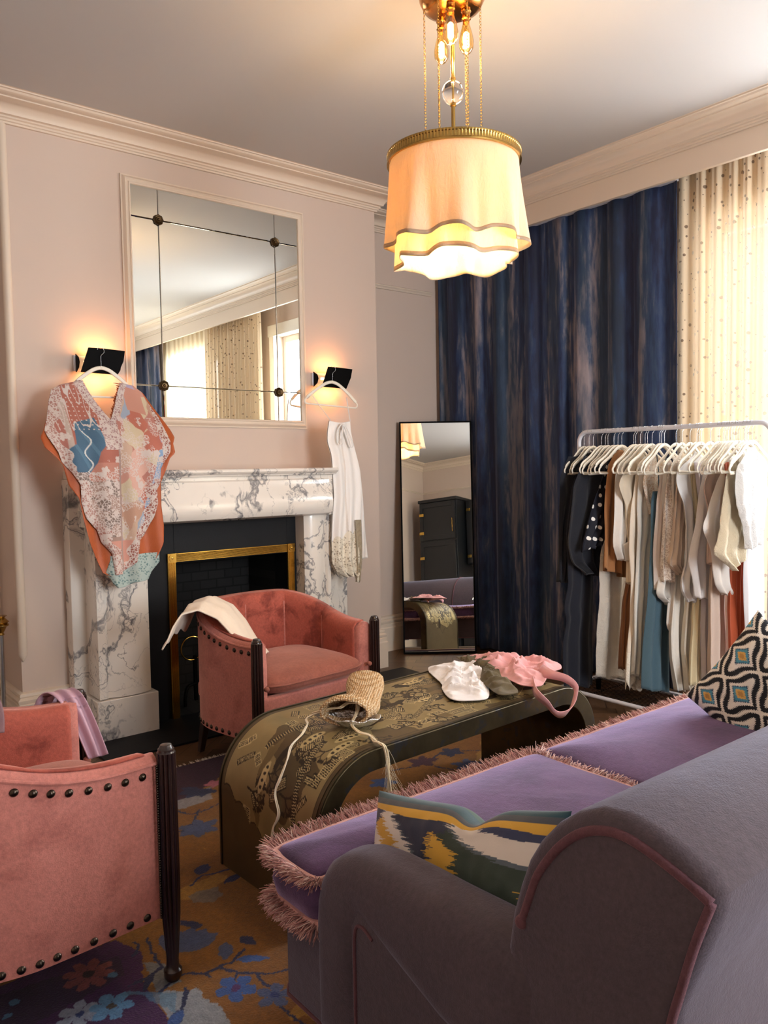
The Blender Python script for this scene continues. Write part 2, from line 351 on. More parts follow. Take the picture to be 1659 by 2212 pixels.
def sheer_mat(name, base, dots=True, tf=.02, tl=.05):
    n = N(name); v = n.coord(); d = n.new('ShaderNodeBsdfDiffuse'); t = n.new('ShaderNodeBsdfTranslucent'); tp = n.new('ShaderNodeBsdfTransparent')
    m1 = n.new('ShaderNodeMixShader'); m1.inputs[0].default_value = tl; m2 = n.new('ShaderNodeMixShader'); m2.inputs[0].default_value = tf
    c = (*rgb(base), 1)
    if dots:
        vo = n.new('ShaderNodeTexVoronoi'); sp = n.new('ShaderNodeSeparateXYZ'); n.l.new(v, sp.inputs[0]); cb = n.new('ShaderNodeCombineXYZ'); n.l.new(sp.outputs[1], cb.inputs[0]); n.l.new(n.math('MULTIPLY', sp.outputs[2], .7), cb.inputs[1]); vo.voronoi_dimensions = '2D'; n.l.new(cb.outputs[0], vo.inputs['Vector']); vo.inputs['Scale'].default_value = 26
        wn = n.new('ShaderNodeTexWhiteNoise'); n.l.new(vo.outputs['Color'], wn.inputs['Vector']); th = n.math('ADD', n.math('MULTIPLY', wn.outputs['Value'], .24), -.04)
        k = n.math('LESS_THAN', vo.outputs['Distance'], th); cc = n.mix(k, c, rgb('#8e7a68')); n.l.new(cc, d.inputs[0]); n.l.new(n.mix(k, c, rgb('#fff6e0')), t.inputs[0])
    else: d.inputs[0].default_value = c; t.inputs[0].default_value = c
    n.l.new(d.outputs[0], m1.inputs[1]); n.l.new(t.outputs[0], m1.inputs[2]); n.l.new(m1.outputs[0], m2.inputs[1]); n.l.new(tp.outputs[0], m2.inputs[2]); n.l.new(m2.outputs[0], n.out.inputs[0]); return n.m
M['sheer'] = sheer_mat('dotted_sheer', '#ecd9bc'); M['sheer_lining'] = sheer_mat('plain_sheer', '#f2e6cc', False, .06, .45)
def sheer(u, v, y0, y1, k, seed, amp, xb):
    y = y0+(y1-y0)*u; z = 3.32*(1-v)+.012
    y += (.05*v*(u-.5)); return (xb+pleat(y, k, seed, amp*(.8+.4*v)), y, z)
at(4.68, 2.4, 0)
o = MB().grid(lambda u, v: sheer(u, v, 2.10, 2.84, 9, 3, .024, 4.745), 260, 14).build('sheer_curtain', M['sheer'], fix=False, angle=180)
tag(o, 'cream sheer curtain with small round dots hanging right of the navy curtain', 'curtain')
at(4.68, .6, 0)
o = MB().grid(lambda u, v: sheer(u, v, -.1, 1.3, 10, 8, .035, 4.67), 320, 14).build('sheer_curtain', M['sheer'], fix=False, angle=180)
tag(o, 'gathered dotted sheer curtain reflected in the middle of the overmantel mirror', 'curtain')
at(4.74, -.7, 0)
o = MB().grid(lambda u, v: sheer(u, v, -1.5, .0, 7, 11, .014, 4.73), 220, 10).build('sheer_curtain', M['sheer_lining'], fix=False, angle=180)
tag(o, 'plain pleated sheer curtain glowing at the lower left of the overmantel mirror', 'curtain')

# ---------------------------------------------------------------- fireplace
F = thing('fireplace', 'white marble mantelpiece with grey veins and a rounded bolection frieze', 'fireplace', (2.35, 4.5, 0))
MB().prism([(4.66, 1.462), (4.66, 1.506), (4.30, 1.506), (4.292, 1.498), (4.292, 1.488), (4.302, 1.478), (4.318, 1.472), (4.322, 1.462)], 'x', 1.42, 3.075).build('mantel_shelf', M['marble'], F, bevel=.003)
prof = [(4.66, 1.195), (4.66, 1.462)]+[(4.36-.004-.045*math.sin(t/14*PI*.5)**.6 if t < 7 else 4.36-.05*math.sin(min(1, (14-t)/7*1.02)*PI/2), 1.462-t/14*.262) for t in range(15)]
prof = [(4.66, 1.195), (4.66, 1.462), (4.345, 1.462), (4.345, 1.44)]+[(4.345-.01-.05*math.sin((t/12)**1.5*PI*.82+.1), 1.43-.22*t/12) for t in range(13)]+[(4.36, 1.195)]
MB().prism(prof, 'x', 1.5, 3.02).build('frieze', M['marble'], F, angle=30)
MB().box((1.46, 4.345, 1.195), (1.50, 4.66, 1.462)).build('frieze_return', M['marble'], F, bevel=.003)
MB().box((3.02, 4.345, 1.195), (3.06, 4.66, 1.462)).build('frieze_return', M['marble'], F, bevel=.003)
for a, b in ((1.41, 1.50), (3.06, 3.32)): MB().box((a, 4.56, 0), (b, 4.66, 1.462)).build('outer_slip', M['marble'], F, bevel=.004)
for x0, x1, s in ((1.49, 1.79, 1), (2.86, 3.06, -1)):
    p = MB(); inner = x1 if s > 0 else x0
    pr = []
    for k in range(17):
        t = k/16; xx = x0+(x1-x0)*t; e = t if s > 0 else 1-t
        pr.append((xx, 4.40-.03*math.sin(min(1, max(0, (e-.18)/.82))*PI)**.8 if e > .18 else 4.385))
    p.prism([(x1, 4.66), (x0, 4.66)]+pr, 'z', .24, 1.195)
    p.build('pilaster', M['marble'], F, angle=25)
    MB().box((x0-.02 if s > 0 else x0-.03, 4.365, 0), (x1+.03 if s > 0 else x1+.02, 4.66, .235)).build('plinth', M['marble'], F, bevel=.004)
sl = MB().box((1.78, 4.50, 0), (2.0, 4.66, 1.195)).box((2.79, 4.50, 0), (2.89, 4.66, 1.195)).box((2.0, 4.50, .95), (2.79, 4.66, 1.195))
sl.build('slate_surround', M['slate'], F, smooth=False, bevel=.002)
fm = N('reeded_brass'); wv = fm.new('ShaderNodeTexWave'); wv.wave_type = 'BANDS'; wv.bands_direction = 'DIAGONAL'; fm.l.new(fm.coord(scale=(1, 0, 1)), wv.inputs[0]); wv.inputs['Scale'].default_value = 34
fm.col(rgb('#d9ae55')); fm.set(Metallic=1.0, Roughness=.22)
def reed(name, horizontal):
    mb = MB(); n = 7
    for k in range(n):
        if horizontal: z = .953+.050*k/n; mb.tube([(2.0, 4.487, z), (2.785, 4.487, z)], .0042, 6)
    return mb
fr = MB()
for x0 in (1.952, 2.787):
    fr.box((x0, 4.485, 0), (x0+.05, 4.50, .955))
    for k in range(7): fr.tube([(x0+.006+k*.0063, 4.484, 0), (x0+.006+k*.0063, 4.484, .955)], .0032, 6)
fr.box((2.0, 4.485, .957), (2.79, 4.50, 1.007))
for k in range(7): fr.tube([(2.0, 4.484, .963+k*.0063), (2.79, 4.484, .963+k*.0063)], .0032, 6)
fo = fr.build('brass_frame', M['gilt'], F, angle=30)
for x0 in (1.977, 2.812):
    q = MB().box((x0-.027, 4.478, .955), (x0+.027, 4.50, 1.009)); q.rings([[(x0+r*math.cos(a*PI/8), 4.478-d, .982+r*math.sin(a*PI/8)) for a in range(16)] for r, d in ((.02, 0), (.02, .004), (.006, .004), (.006, .008), (.001, .009))])
    q.build('corner_block', M['gilt'], fo)
fb = MB().box((1.96, 5.02, 0), (2.83, 5.049, 1.0)).box((1.961, 4.66, 0.0), (2.0, 5.02, .979)).box((2.79, 4.66, 0.0), (2.829, 5.02, .979)).box((1.961, 4.66, .95), (2.829, 5.02, .979)).box((1.961, 4.52, .0), (2.829, 5.04, .012))
fb.build('firebox', M['brick'], F, smooth=False)
at(2.5, 4.4, 0)
o = MB().box((1.40, 4.05, .0005), (3.78, 4.51, .012)).build('hearth', M['slate'], bevel=.002, smooth=False)
tag(o, 'black slate hearth slab on the floor in front of the marble fireplace', 'hearth')
T = thing('fire_tool_stand', 'black iron andiron with a round brass ring in the dark fireplace opening', 'andiron', (2.2, 4.72, 0))
MB().tube([(2.19+.075*math.cos(a), 4.70, .37+.075*math.sin(a)) for a in [k*2*PI/28 for k in range(28)]], .005, 8, True).build('ring', M['gilt'], T)
MB().box((2.2, 4.695, .03), (2.222, 4.717, .32)).build('post', M['black'], T, bevel=.003)
MB().tube(curve([(2.21, 4.70, .14), (2.15, 4.69, .13), (2.12, 4.67, .07), (2.115, 4.66, .016)], 12), .011, 8).build('foot', M['black'], T)

# ---------------------------------------------------------------- overmantel mirror
m = thing('overmantel_mirror', 'large panelled wall mirror in a moulded cream frame above the mantelpiece', 'mirror', (2.44, 4.64, 1.8))
X0, X1, Z0, Z1 = 1.845, 3.03, 1.815, 3.20
def rframe(x0, x1, z0, z1, prof, yb):
    rs = []
    for x, z, sx, sz in ((x0, z0, -1, -1), (x1, z0, 1, -1), (x1, z1, 1, 1), (x0, z1, -1, 1)):
        rs.append([(x+sx*o, yb-d, z+sz*o) for o, d in prof])
    rs.append(rs[0]); return MB().rings(rs, False)
rframe(X0+.012, X1-.012, Z0+.012, Z1-.012, [(0, 0), (0, .026), (.008, .03), (.012, .024), (.022, .022), (.03, .028), (.036, .022), (.044, .012), (.052, .010), (.052, 0)], 4.659).build('frame', M['trim'], m, angle=25)
xs = [X0, 2.028, 2.838, X1]; zz = [Z0, 2.017, 3.005, Z1]
for i in range(3):
    for j in range(3):
        a, b, c_, d = xs[i]+.0012, xs[i+1]-.0012, zz[j]+.0012, zz[j+1]-.0012; e = .014
        y = 4.642; q = MB()
        A = a+(e if i == 0 else .0035); B = b-(e if i == 2 else .0035); Cz = c_+(e if j == 0 else .0035); D = d-(e if j == 2 else .0035)
        q.add([(a, y+.003, c_), (b, y+.003, c_), (b, y+.003, d), (a, y+.003, d), (A, y, Cz), (B, y, Cz), (B, y, D), (A, y, D), (a, 4.655, c_), (b, 4.655, c_), (b, 4.655, d), (a, 4.655, d)],
              [(4, 5, 6, 7), (0, 1, 5, 4), (1, 2, 6, 5), (2, 3, 7, 6), (3, 0, 4, 7), (8, 9, 1, 0), (9, 10, 2, 1), (10, 11, 3, 2), (11, 8, 0, 3)])
        q.build('glass_panel', M['mirror'], m, smooth=False)
MB().box((X0+.002, 4.655, Z0+.002), (X1-.002, 4.658, Z1-.002)).build('backing', M['black'], m, smooth=False)
for x, z in ((2.026, 3.006), (2.837, 3.004), (2.03, 2.018), (2.842, 2.016)):
    rp = []
    for r, d in ((.03, 0), (.031, .008), (.026, .012), (.019, .009), (.016, .013), (.009, .012), (.006, .019), (.001, .021)):
        rp.append([(x+r*(1+(.05*math.cos(8*a) if r > .015 else 0))*math.cos(a), 4.640-d, z+r*(1+(.05*math.cos(8*a) if r > .015 else 0))*math.sin(a)) for a in [k*2*PI/48 for k in range(48)]])
    MB().rings(rp).build('rosette', M['antique'], m, angle=30)

# ---------------------------------------------------------------- standing mirror
th = math.radians(6.2); BL = Vector((4.075, 4.846, .004)); u = Vector((math.sin(math.radians(52.2)), -math.cos(math.radians(52.2)), 0))
outv = Vector((-u.y, u.x, 0)); upv = Vector((0, 0, 1))*math.cos(th)+outv*math.sin(th); nv = -upv.cross(u)
if nv.dot(Vector((-1, -1, 0))) < 0: nv = -nv
S = thing('standing_mirror', 'tall narrow mirror with a thin black frame leaning in the corner by the navy curtain', 'mirror', BL)
Wm, Hm = .585, 1.875
def lp(a, b, d): return BL+u*a+upv*b+nv*d
def obox(a0, b0, d0, a1, b1, d1):
    return [lp(a, b, d) for a, b, d in ((a0, b0, d0), (a1, b0, d0), (a1, b1, d0), (a0, b1, d0), (a0, b0, d1), (a1, b0, d1), (a1, b1, d1), (a0, b1, d1))]
BF = [(0, 3, 2, 1), (4, 5, 6, 7), (0, 1, 5, 4), (1, 2, 6, 5), (2, 3, 7, 6), (3, 0, 4, 7)]
q = MB()
for a in ((0, 0, .011, Hm), (Wm-.011, 0, Wm, Hm), (.011, 0, Wm-.011, .014), (.011, Hm-.011, Wm-.011, Hm)): q.add(obox(a[0], a[1], -.02, a[2], a[3], .008), BF)
q.build('frame', M['black'], S, smooth=False)
MB().add(obox(.011, .014, -.012, Wm-.011, Hm-.011, 0), BF).build('mirror_glass', M['mirror2'], S, smooth=False)

# ================================================================== RUG
at(0, 0, 0)
def vnoise(X, Y, s, seed):
    r = np.random.RandomState(seed).rand(256, 256); x = X*s+1000; y = Y*s+1000; xi = np.floor(x).astype(int); yi = np.floor(y).astype(int)
    fx = x-xi; fy = y-yi; fx = fx*fx*(3-2*fx); fy = fy*fy*(3-2*fy); g = lambda a, b: r[a % 256, b % 256]
    return (g(xi, yi)*(1-fx)+g(xi+1, yi)*fx)*(1-fy)+(g(xi, yi+1)*(1-fx)+g(xi+1, yi+1)*fx)*fy
def fbm(X, Y, s, seed, o=4):
    t = 0; a = .5; 
    for k in range(o): t = t+a*vnoise(X, Y, s*2**k, seed+k); a *= .5
    return t/(1-.5**o)
class Paint:
    def __init__(s, xs, ys, jig=.004, js=60, seed=3):
        s.X, s.Y = np.meshgrid(xs, ys); s.C = np.zeros(s.X.shape+(3,), np.float32)
        s.px = s.X+(vnoise(s.X, s.Y, js, seed)-.5)*2*jig; s.py = s.Y+(vnoise(s.X, s.Y, js, seed+9)-.5)*2*jig
    def fill(s, c): s.C[:] = rgb(c) if isinstance(c, str) else c
    def put(s, m, c, a=1.0):
        c = np.array(rgb(c) if isinstance(c, str) else c, np.float32)
        if isinstance(a, float) and a == 1.0: s.C[m] = c
        else: s.C[m] = s.C[m]*(1-a)+c*a
    def poly(s, pts, c, a=1.0):
        p = np.array(pts, float); m = np.zeros(s.X.shape, bool)
        b = (s.px > p[:, 0].min()) & (s.px < p[:, 0].max()) & (s.py > p[:, 1].min()) & (s.py < p[:, 1].max())
        x = s.px[b]; y = s.py[b]; ins = np.zeros(x.shape, bool)
        for (x0, y0), (x1, y1) in zip(p, np.roll(p, -1, 0)):
            if y0 == y1: continue
            ins ^= ((y0 > y) != (y1 > y)) & (x < (x1-x0)*(y-y0)/(y1-y0)+x0)
        m[b] = ins; s.put(m, c, a); return m
    def line(s, pts, w, c, a=1.0):
        for (x0, y0), (x1, y1) in zip(pts, pts[1:]):
            b = (s.px > min(x0, x1)-w) & (s.px < max(x0, x1)+w) & (s.py > min(y0, y1)-w) & (s.py < max(y0, y1)+w)
            x = s.px[b]; y = s.py[b]; L = (x1-x0)**2+(y1-y0)**2+1e-12; t = np.clip(((x-x0)*(x1-x0)+(y-y0)*(y1-y0))/L, 0, 1)
            m = np.zeros(s.X.shape, bool); m[b] = (x-x0-t*(x1-x0))**2+(y-y0-t*(y1-y0))**2 < (w/2)**2; s.put(m, c, a)
    def disc(s, cx, cy, r, c, a=1.0):
        m = (s.px-cx)**2+(s.py-cy)**2 < r*r; s.put(m, c, a)
    def flower(s, cx, cy, r, c, n=5, ph=0, core=None, w=.5):
        x = s.px-cx; y = s.py-cy; R = np.hypot(x, y); th = np.arctan2(y, x)-ph
        lob = np.abs(np.cos(n*th/2))**w; m = (R < r*(.35+.65*lob)) & ((lob > .25) | (R < .3*r)); s.put(m, c)
        if core: s.disc(cx, cy, r*.22, core)
    def leaf(s, x0, y0, x1, y1, w, c):
        dx, dy = x1-x0, y1-y0; L = math.hypot(dx, dy); t = ((s.px-x0)*dx+(s.py-y0)*dy)/L/L; d = np.abs(-(s.px-x0)*dy+(s.py-y0)*dx)/L
        m = (t > 0) & (t < 1) & (d < w*np.sin(np.pi*np.clip(t, 0, 1))**.8); s.put(m, c)
xs = np.concatenate([np.arange(-.6, .4, .014), np.arange(.4, 1.5, .004), np.arange(1.5, 3.21, .009)])
ys = np.concatenate([np.arange(.6, 1.7, .02), np.arange(1.7, 2.75, .004), np.arange(2.75, 3.741, .008)])
r = Paint(xs, ys, .005, 70)
big = fbm(r.X, r.Y, 2.2, 21); r.fill('#86591a')
r.C += ((big-.5)[..., None]*np.array([.22, .13, .02]))
NAVY, BLUE, GREYB, SIL, PUR, MAR, PINK, GOLD = '#17244f', '#31589c', '#43527a', '#8f98a4', '#3d0f4e', '#3c0e30', '#c07080', '#b28a34'
m = fbm(r.X, r.Y, 5, 44) > .62; r.put(m, GOLD, .5)
P_ = r.poly; 
P_([(-.6, 3.75), (1.95, 3.75), (1.88, 3.60), (1.70, 3.44), (1.52, 3.36), (1.3, 3.30), (.9, 3.35), (.5, 3.2), (-.6, 3.2)], MAR)
P_([(3.21, 3.75), (3.21, 3.0), (3.0, 3.2), (2.9, 3.45), (2.6, 3.6), (2.4, 3.75)], PUR)
P_([(-.6, .6), (.83, .6), (.85, 1.3), (.80, 1.7), (.83, 1.99), (.84, 2.1), (.85, 2.23), (.90, 2.35), (.86, 2.47), (.73, 2.48), (.52, 2.46), (.2, 2.7), (-.6, 2.8)], PUR)
P_([(.5, 2.42), (.84, 2.38), (.82, 2.28), (.4, 2.2), (-.2, 2.3)], '#1d0d33', .7)
P_([(.87, 2.14), (.92, 2.09), (.96, 2.08), (.95, 2.03), (.97, 1.97), (.96, 1.88), (.93, 1.7), (.84, 1.7), (.83, 1.99), (.85, 2.1)], SIL)
P_([(.88, 2.30), (.93, 2.26), (.93, 2.14), (.86, 2.14)], '#77797c')
P_([(1.45, 3.35), (1.52, 3.36), (1.66, 3.40), (1.6, 3.27), (1.47, 3.25), (1.42, 3.27)], SIL, .7)
P_([(1.15, 2.56), (1.2, 2.57), (1.26, 2.55), (1.25, 2.49), (1.2, 2.47), (1.15, 2.51)], '#6f6a63', .8)
def stem(p, w=.010, c=NAVY): r.line([tuple(q)[:2] for q in curve([(a, b, 0) for a, b in p], 24)], w, c)
for p in ([(.86, 2.13), (.95, 2.17), (1.0, 2.13), (1.05, 2.13), (1.09, 2.13), (1.15, 2.16)], [(1.05, 2.13), (1.08, 2.07), (1.12, 2.03), (1.15, 2.0), (1.2, 1.99)], [(1.12, 2.03), (1.11, 1.98), (1.12, 1.95)], [(1.08, 2.07), (1.06, 2.05)], [(1.0, 2.13), (1.01, 2.1)],
          [(1.1, 1.87), (1.1, 1.79), (1.11, 1.70)], [(.93, 2.1), (.9, 2.05), (.88, 2.02)], [(.94, 2.41), (.92, 2.29), (.92, 2.19)], [(.91, 2.24), (.85, 2.22), (.81, 2.22)], [(.9, 2.42), (.9, 2.38), (.87, 2.35)], [(1.19, 2.62), (1.25, 2.66), (1.29, 2.65), (1.37, 2.64)],
          [(1.42, 3.25), (1.47, 3.17), (1.6, 3.2)], [(1.36, 3.08), (1.42, 3.09), (1.5, 3.2)], [(1.3, 3.05), (1.38, 3.05)], [(2.4, 3.0), (2.6, 2.95), (2.78, 3.0), (2.95, 2.9)], [(2.6, 2.95), (2.66, 2.8)], [(2.0, 3.1), (2.2, 3.2), (2.5, 3.4)]):
    stem(p)
for a in ((.875, 2.03, .83, 1.97, .022), (1.19, 2.16, 1.17, 2.23, .02), (1.08, 2.15, 1.12, 2.23, .022), (.89, 2.24, .83, 2.17, .012)): r.leaf(*a, NAVY if a[4] != .022 else GREYB)
r.leaf(1.105, 2.13, 1.19, 2.07, .018, BLUE); r.leaf(.88, 2.02, .82, 1.98, .02, BLUE)
r.leaf(1.24, 2.68, 1.31, 2.73, .028, NAVY); r.leaf(1.29, 2.56, 1.38, 2.58, .02, NAVY)
r.leaf(1.06, 2.44, 1.1, 2.36, .018, NAVY); r.leaf(1.05, 2.36, 1.12, 2.37, .012, NAVY)
for t in range(5): r.leaf(1.0, 2.27, 1.0+.13*math.cos(.2+t*.38), 2.27+.13*math.sin(.2+t*.38), .035, GREYB)
for t in range(6): a = .3+t*1.0; r.leaf(1.42, 3.03, 1.42+.10*math.cos(a), 3.03+.085*math.sin(a), .026, GREYB)
for t in range(5): a = 2.2+t*.75; r.leaf(1.6, 3.40, 1.6+.10*math.cos(a), 3.40+.09*math.sin(a), .028, '#2a355c')
for t in range(5): a = t*1.26+.3; r.leaf(1.69, 3.42, 1.69+.06*math.cos(a), 3.42+.05*math.sin(a), .017, PINK)
r.flower(1.04, 2.01, .062, BLUE, 5, .4, '#4c2260'); r.flower(1.11, 1.91, .056, GREYB, 5, .9, '#1d2f6a')
r.flower(.735, 2.35, .078, '#8c4a4c', 8, .2, '#2a1020'); r.flower(.655, 2.19, .06, '#93a0b8', 6, .2, '#27407c'); r.flower(.735, 2.165, .062, '#5e93c0', 6, .5, '#4a4038')
for t in range(3): r.disc([.53, .50, .79][t], [2.36, 2.31, 2.30][t], .013, '#4f7fa8')
P_([(.86, 2.02), (.82, 2.16), (.76, 2.2), (.80, 2.2), (.85, 2.15), (.9, 2.10)], '#4f86ad', .6)
for cx, cy, rr, c in ((2.62, 2.98, .09, MAR), (2.82, 2.98, .08, NAVY), (2.76, 2.80, .09, GREYB), (2.3, 2.9, .08, BLUE), (2.95, 3.2, .07, PINK), (.3, 3.4, .1, BLUE), (.1, 2.3, .1, PINK), (.4, 1.6, .1, SIL), (.1, 1.2, .1, BLUE), (.9, 1.5, .09, '#93a0b8')): 
    for t in range(5): a = t*1.256+cx*9; r.leaf(cx, cy, cx+rr*math.cos(a), cy+rr*.85*math.sin(a), rr*.28, c)
r.C *= (.72+.56*fbm(r.X, r.Y, 90, 77, 3))[..., None]
q = MB(); ny, nx = r.X.shape
q.v = [(a, b, .012) for a, b in zip(r.X.ravel().tolist(), r.Y.ravel().tolist())]
idx = np.arange(nx*ny).reshape(ny, nx); q.f = np.stack([idx[:-1, :-1], idx[:-1, 1:], idx[1:, 1:], idx[1:, :-1]], -1).reshape(-1, 4).tolist()
q.c = np.clip(r.C.reshape(-1, 3), 0, 1)
x0, x1, y0, y1 = xs[0], xs[-1], ys[0], ys[-1]
n0 = len(q.v)
edge = [(x0, y0), (x1, y0), (x1, y1), (x0, y1)]
q.add([(x, y, z) for z in (.012, .001) for x, y in edge], [(0, 1, 5, 4), (1, 2, 6, 5), (2, 3, 7, 6), (3, 0, 4, 7)])
q.c = np.vstack([q.c, np.tile(np.array([rgb('#3c0e30')]), (8, 1))])
rn, ra = vcol('rug_pile', .9, sheen=.1)
v = rn.coord(); k = rn.noise(v, 160, 3); rn.col(rn.mix(rn.math('MULTIPLY', k, .9), ra.outputs[0], rn.mix(1, ra.outputs[0], (.45, .42, .45), 'MULTIPLY'))); rn.bump(k, .5, .006)
rug = q.build('rug', rn.m, fix=False, smooth=False)
tag(rug, 'large gold wool rug with purple corners and blue trailing flowers under the table', 'rug')
fr = MB()
for k in range(1300):
    x = -.6+3.8*random.random(); l = .012+.014*random.random(); d = (random.random()-.5)*.02; z = .004+.006*random.random()
    fr.add([(x, 3.74, z), (x+.004, 3.74, z), (x+.002+d, 3.74+l, z+.002+.006*random.random())], [(0, 1, 2)])
fr.build('fringe', cloth('rug_fringe_yarn', '#d8ccc0'), rug, fix=False, smooth=False, solid=.0015)

# ================================================================== COFFEE TABLE
LT, WT, HT, RT, TH = 1.55, .62, .535, .25, .072
T = thing('coffee_table', 'waterfall coffee table of dark bronze metal engraved with a village scene', 'table', (1.38, 2.085, .012), math.radians(2.6))
def prof(off, n=14):
    r_ = RT-off; pts = [(off, 0)]
    pts += [(RT-r_*math.cos(t/n*PI/2), HT-RT+r_*math.sin(t/n*PI/2)) for t in range(n+1)]
    pts += [(LT-RT+r_*math.sin(t/n*PI/2), HT-RT+r_*math.cos(t/n*PI/2)) for t in range(n+1)]
    return pts+[(LT-off, 0)]
bn = N('bronze_patina'); v = bn.coord(); f = bn.noise(v, 4, 6, .6)
blue_ = bn.ramp(bn.noise(v, 16, 4, .6, .5), [(.56, (0, 0, 0)), (.62, (1, 1, 1))])
bn.col(bn.mix(bn.math('MULTIPLY', blue_, .55), bn.ramp(f, [(.35, rgb('#3a3324')), (.6, rgb('#5a5039'))]), rgb('#3b4250'))); bn.set(Metallic=.75, Roughness=.38)
M['bronze'] = bn.m
o_, i_ = prof(0), prof(TH)
q = MB(); n = len(o_)
vs = [(x, y, z) for y in (0, WT) for x, z in o_]+[(x, y, z) for y in (0, WT) for x, z in i_]; fs = []
for k in range(n-1):
    fs += [(k, k+1, n+k+1, n+k), (2*n+k+1, 2*n+k, 3*n+k, 3*n+k+1), (k+1, k, 2*n+k, 2*n+k+1), (n+k, n+k+1, 3*n+k+1, 3*n+k)]
fs += [(0, n, 3*n, 2*n), (n-1, 3*n-1, 4*n-1, 2*n-1)]
q.add(vs, fs).build('frame', M['bronze'], T, angle=30, bevel=.0025)
for y in (.004, WT-.004-.010):
    rr = MB(); a = prof(.0); b = prof(-.004)
    rr.rings([[(a[k][0], y, a[k][1]), (b[k][0], y, b[k][1]+(.0 if 0 < k < n-1 else 0)), (b[k][0], y+.010, b[k][1]), (a[k][0], y+.010, a[k][1])] for k in range(n)])
    rr.build('raised_rim', M['bronze'], T, angle=50)
# engraved sheet in (s, y)
fine = prof(-.0012, 40)
ln = [0]
for a, b in zip(fine, fine[1:]): ln.append(ln[-1]+math.dist(a, b))
LS = ln[-1]; ss = np.arange(.0, LS, .0030); yy = np.arange(.022, WT-.021, .0030)
t = Paint(ss, yy, .0008, 200, 5); t.fill('#5a4c33')
mid = LS/2
def endlim(y):   # scalloped pointed ends of the engraved field
    e = abs((y-WT/2)/(WT/2-.04)); return .30-.13*(1-e)**1.2+.03*np.abs(np.sin(e*9))
lim = endlim(t.Y); field = (t.X > lim) & (t.X < LS-lim) & (np.abs(t.Y-WT/2) < WT/2-.036)
LIGHT, DARK, MIDC = '#c4b282', '#33281a', '#75633f'
outside = ~field
t.put(field, '#94835a'); t.put(field & (fbm(t.X, t.Y, 5, 31) > .56), '#5d4e33')
edge_ = field & ((t.X < lim+.006) | (t.X > LS-lim-.006) | (np.abs(t.Y-WT/2) > WT/2-.041)); t.put(edge_, DARK)
R_ = random.Random(11)
def hatch(cx, cy, w_, h_, ang, step, horiz=True):
    c, s_ = math.cos(ang), math.sin(ang)
    tr = lambda a, b: (cx+a*c-b*s_, cy+a*s_+b*c)
    t.poly([tr(-w_, -h_), tr(w_, -h_), tr(w_*1.0, h_), tr(-w_, h_)], DARK)
    k = -w_ if horiz else -h_
    while k < (w_ if horiz else h_):
        if horiz: t.line([tr(k, -h_*.9), tr(k+.3*h_, h_*.9)], .0032, LIGHT)
        else: t.line([tr(-w_*.9, k), tr(w_*.9, k)], .0032, LIGHT)
        k += step
    t.line([tr(-w_, -h_), tr(w_, -h_), tr(w_, h_), tr(-w_, h_), tr(-w_, -h_)], .0035, LIGHT if R_.random() < .5 else DARK)
def tree(x, y, a, l, d):
    if d == 0 or l < .008:
        t.disc(x, y, .004+.004*R_.random(), DARK); return
    x1 = x+l*math.cos(a); y1 = y+l*math.sin(a); t.line([(x, y), (x1, y1)], .0022+.0012*d, DARK)
    for k in (-1, 1): tree(x1, y1, a+k*(.35+.4*R_.random()), l*(.62+.2*R_.random()), d-1)
for k in range(46):
    cx = .25+(LS-.5)*R_.random(); cy = .08+(WT-.16)*R_.random()
    pts = [(cx+(.03+.035*R_.random())*math.cos(a)*1.6, cy+(.012+.02*R_.random())*math.sin(a)) for a in np.arange(0, 6.2, .5)]
    t.poly(pts, MIDC if k % 2 else DARK)
for k in range(120):
    cx = .24+(LS-.48)*R_.random(); cy = .07+(WT-.14)*R_.random(); hatch(cx, cy, .015+.045*R_.random()**1.5, .008+.02*R_.random(), R_.choice([0, 1.57, .5, -.6, .9, 2.2]), .0075, R_.random() < .6)
for k in range(40): tree(.3+(LS-.6)*R_.random(), .08+(WT-.2)*R_.random(), R_.choice([1.6, 0.2, 3.0, 4.5]), .035, 5)
for k in range(14):
    cx = .3+(LS-.6)*R_.random(); cy = .08+(WT-.16)*R_.random(); t.poly([(cx+.06*math.cos(a), cy+.018*math.sin(a)) for a in np.arange(0, 6.2, .4)], LIGHT)
    for j in range(4): t.disc(cx-.035+.024*j, cy, .007, DARK)
for (a, b) in (((.30, .13), (.62, .20)), ((.5, .42), (.9, .30)), ((1.0, .15), (1.3, .32)), ((1.3, .48), (1.7, .44)), ((1.5, .12), (1.9, .22))):
    dx, dy = b[0]-a[0], b[1]-a[1]; L_ = math.hypot(dx, dy); ox, oy = -dy/L_*.012, dx/L_*.012
    t.poly([(a[0]-ox, a[1]-oy), (b[0]-ox, b[1]-oy), (b[0]+ox, b[1]+oy), (a[0]+ox, a[1]+oy)], DARK)
    for j in range(int(L_/.010)): f_ = j*.010/L_; t.line([(a[0]+dx*f_-ox*.8, a[1]+dy*f_-oy*.8), (a[0]+dx*f_+ox*.8, a[1]+dy*f_+oy*.8)], .003, LIGHT)
bl = rgb('#5a4c33'); t.C[outside] = bl
t.C *= (.8+.4*fbm(t.X, t.Y, 14, 8))[..., None]
q = MB(); lnA = np.array(ln); FX = np.interp(t.X, lnA, [p[0] for p in fine]); FZ = np.interp(t.X, lnA, [p[1] for p in fine])
q.v = list(zip(FX.ravel().tolist(), t.Y.ravel().tolist(), FZ.ravel().tolist())); ny, nx = FX.shape
idx = np.arange(nx*ny).reshape(ny, nx); q.f = np.stack([idx[:-1, :-1], idx[:-1, 1:], idx[1:, 1:], idx[1:, :-1]], -1).reshape(-1, 4).tolist(); q.c = np.clip(t.C.reshape(-1, 3), 0, 1)
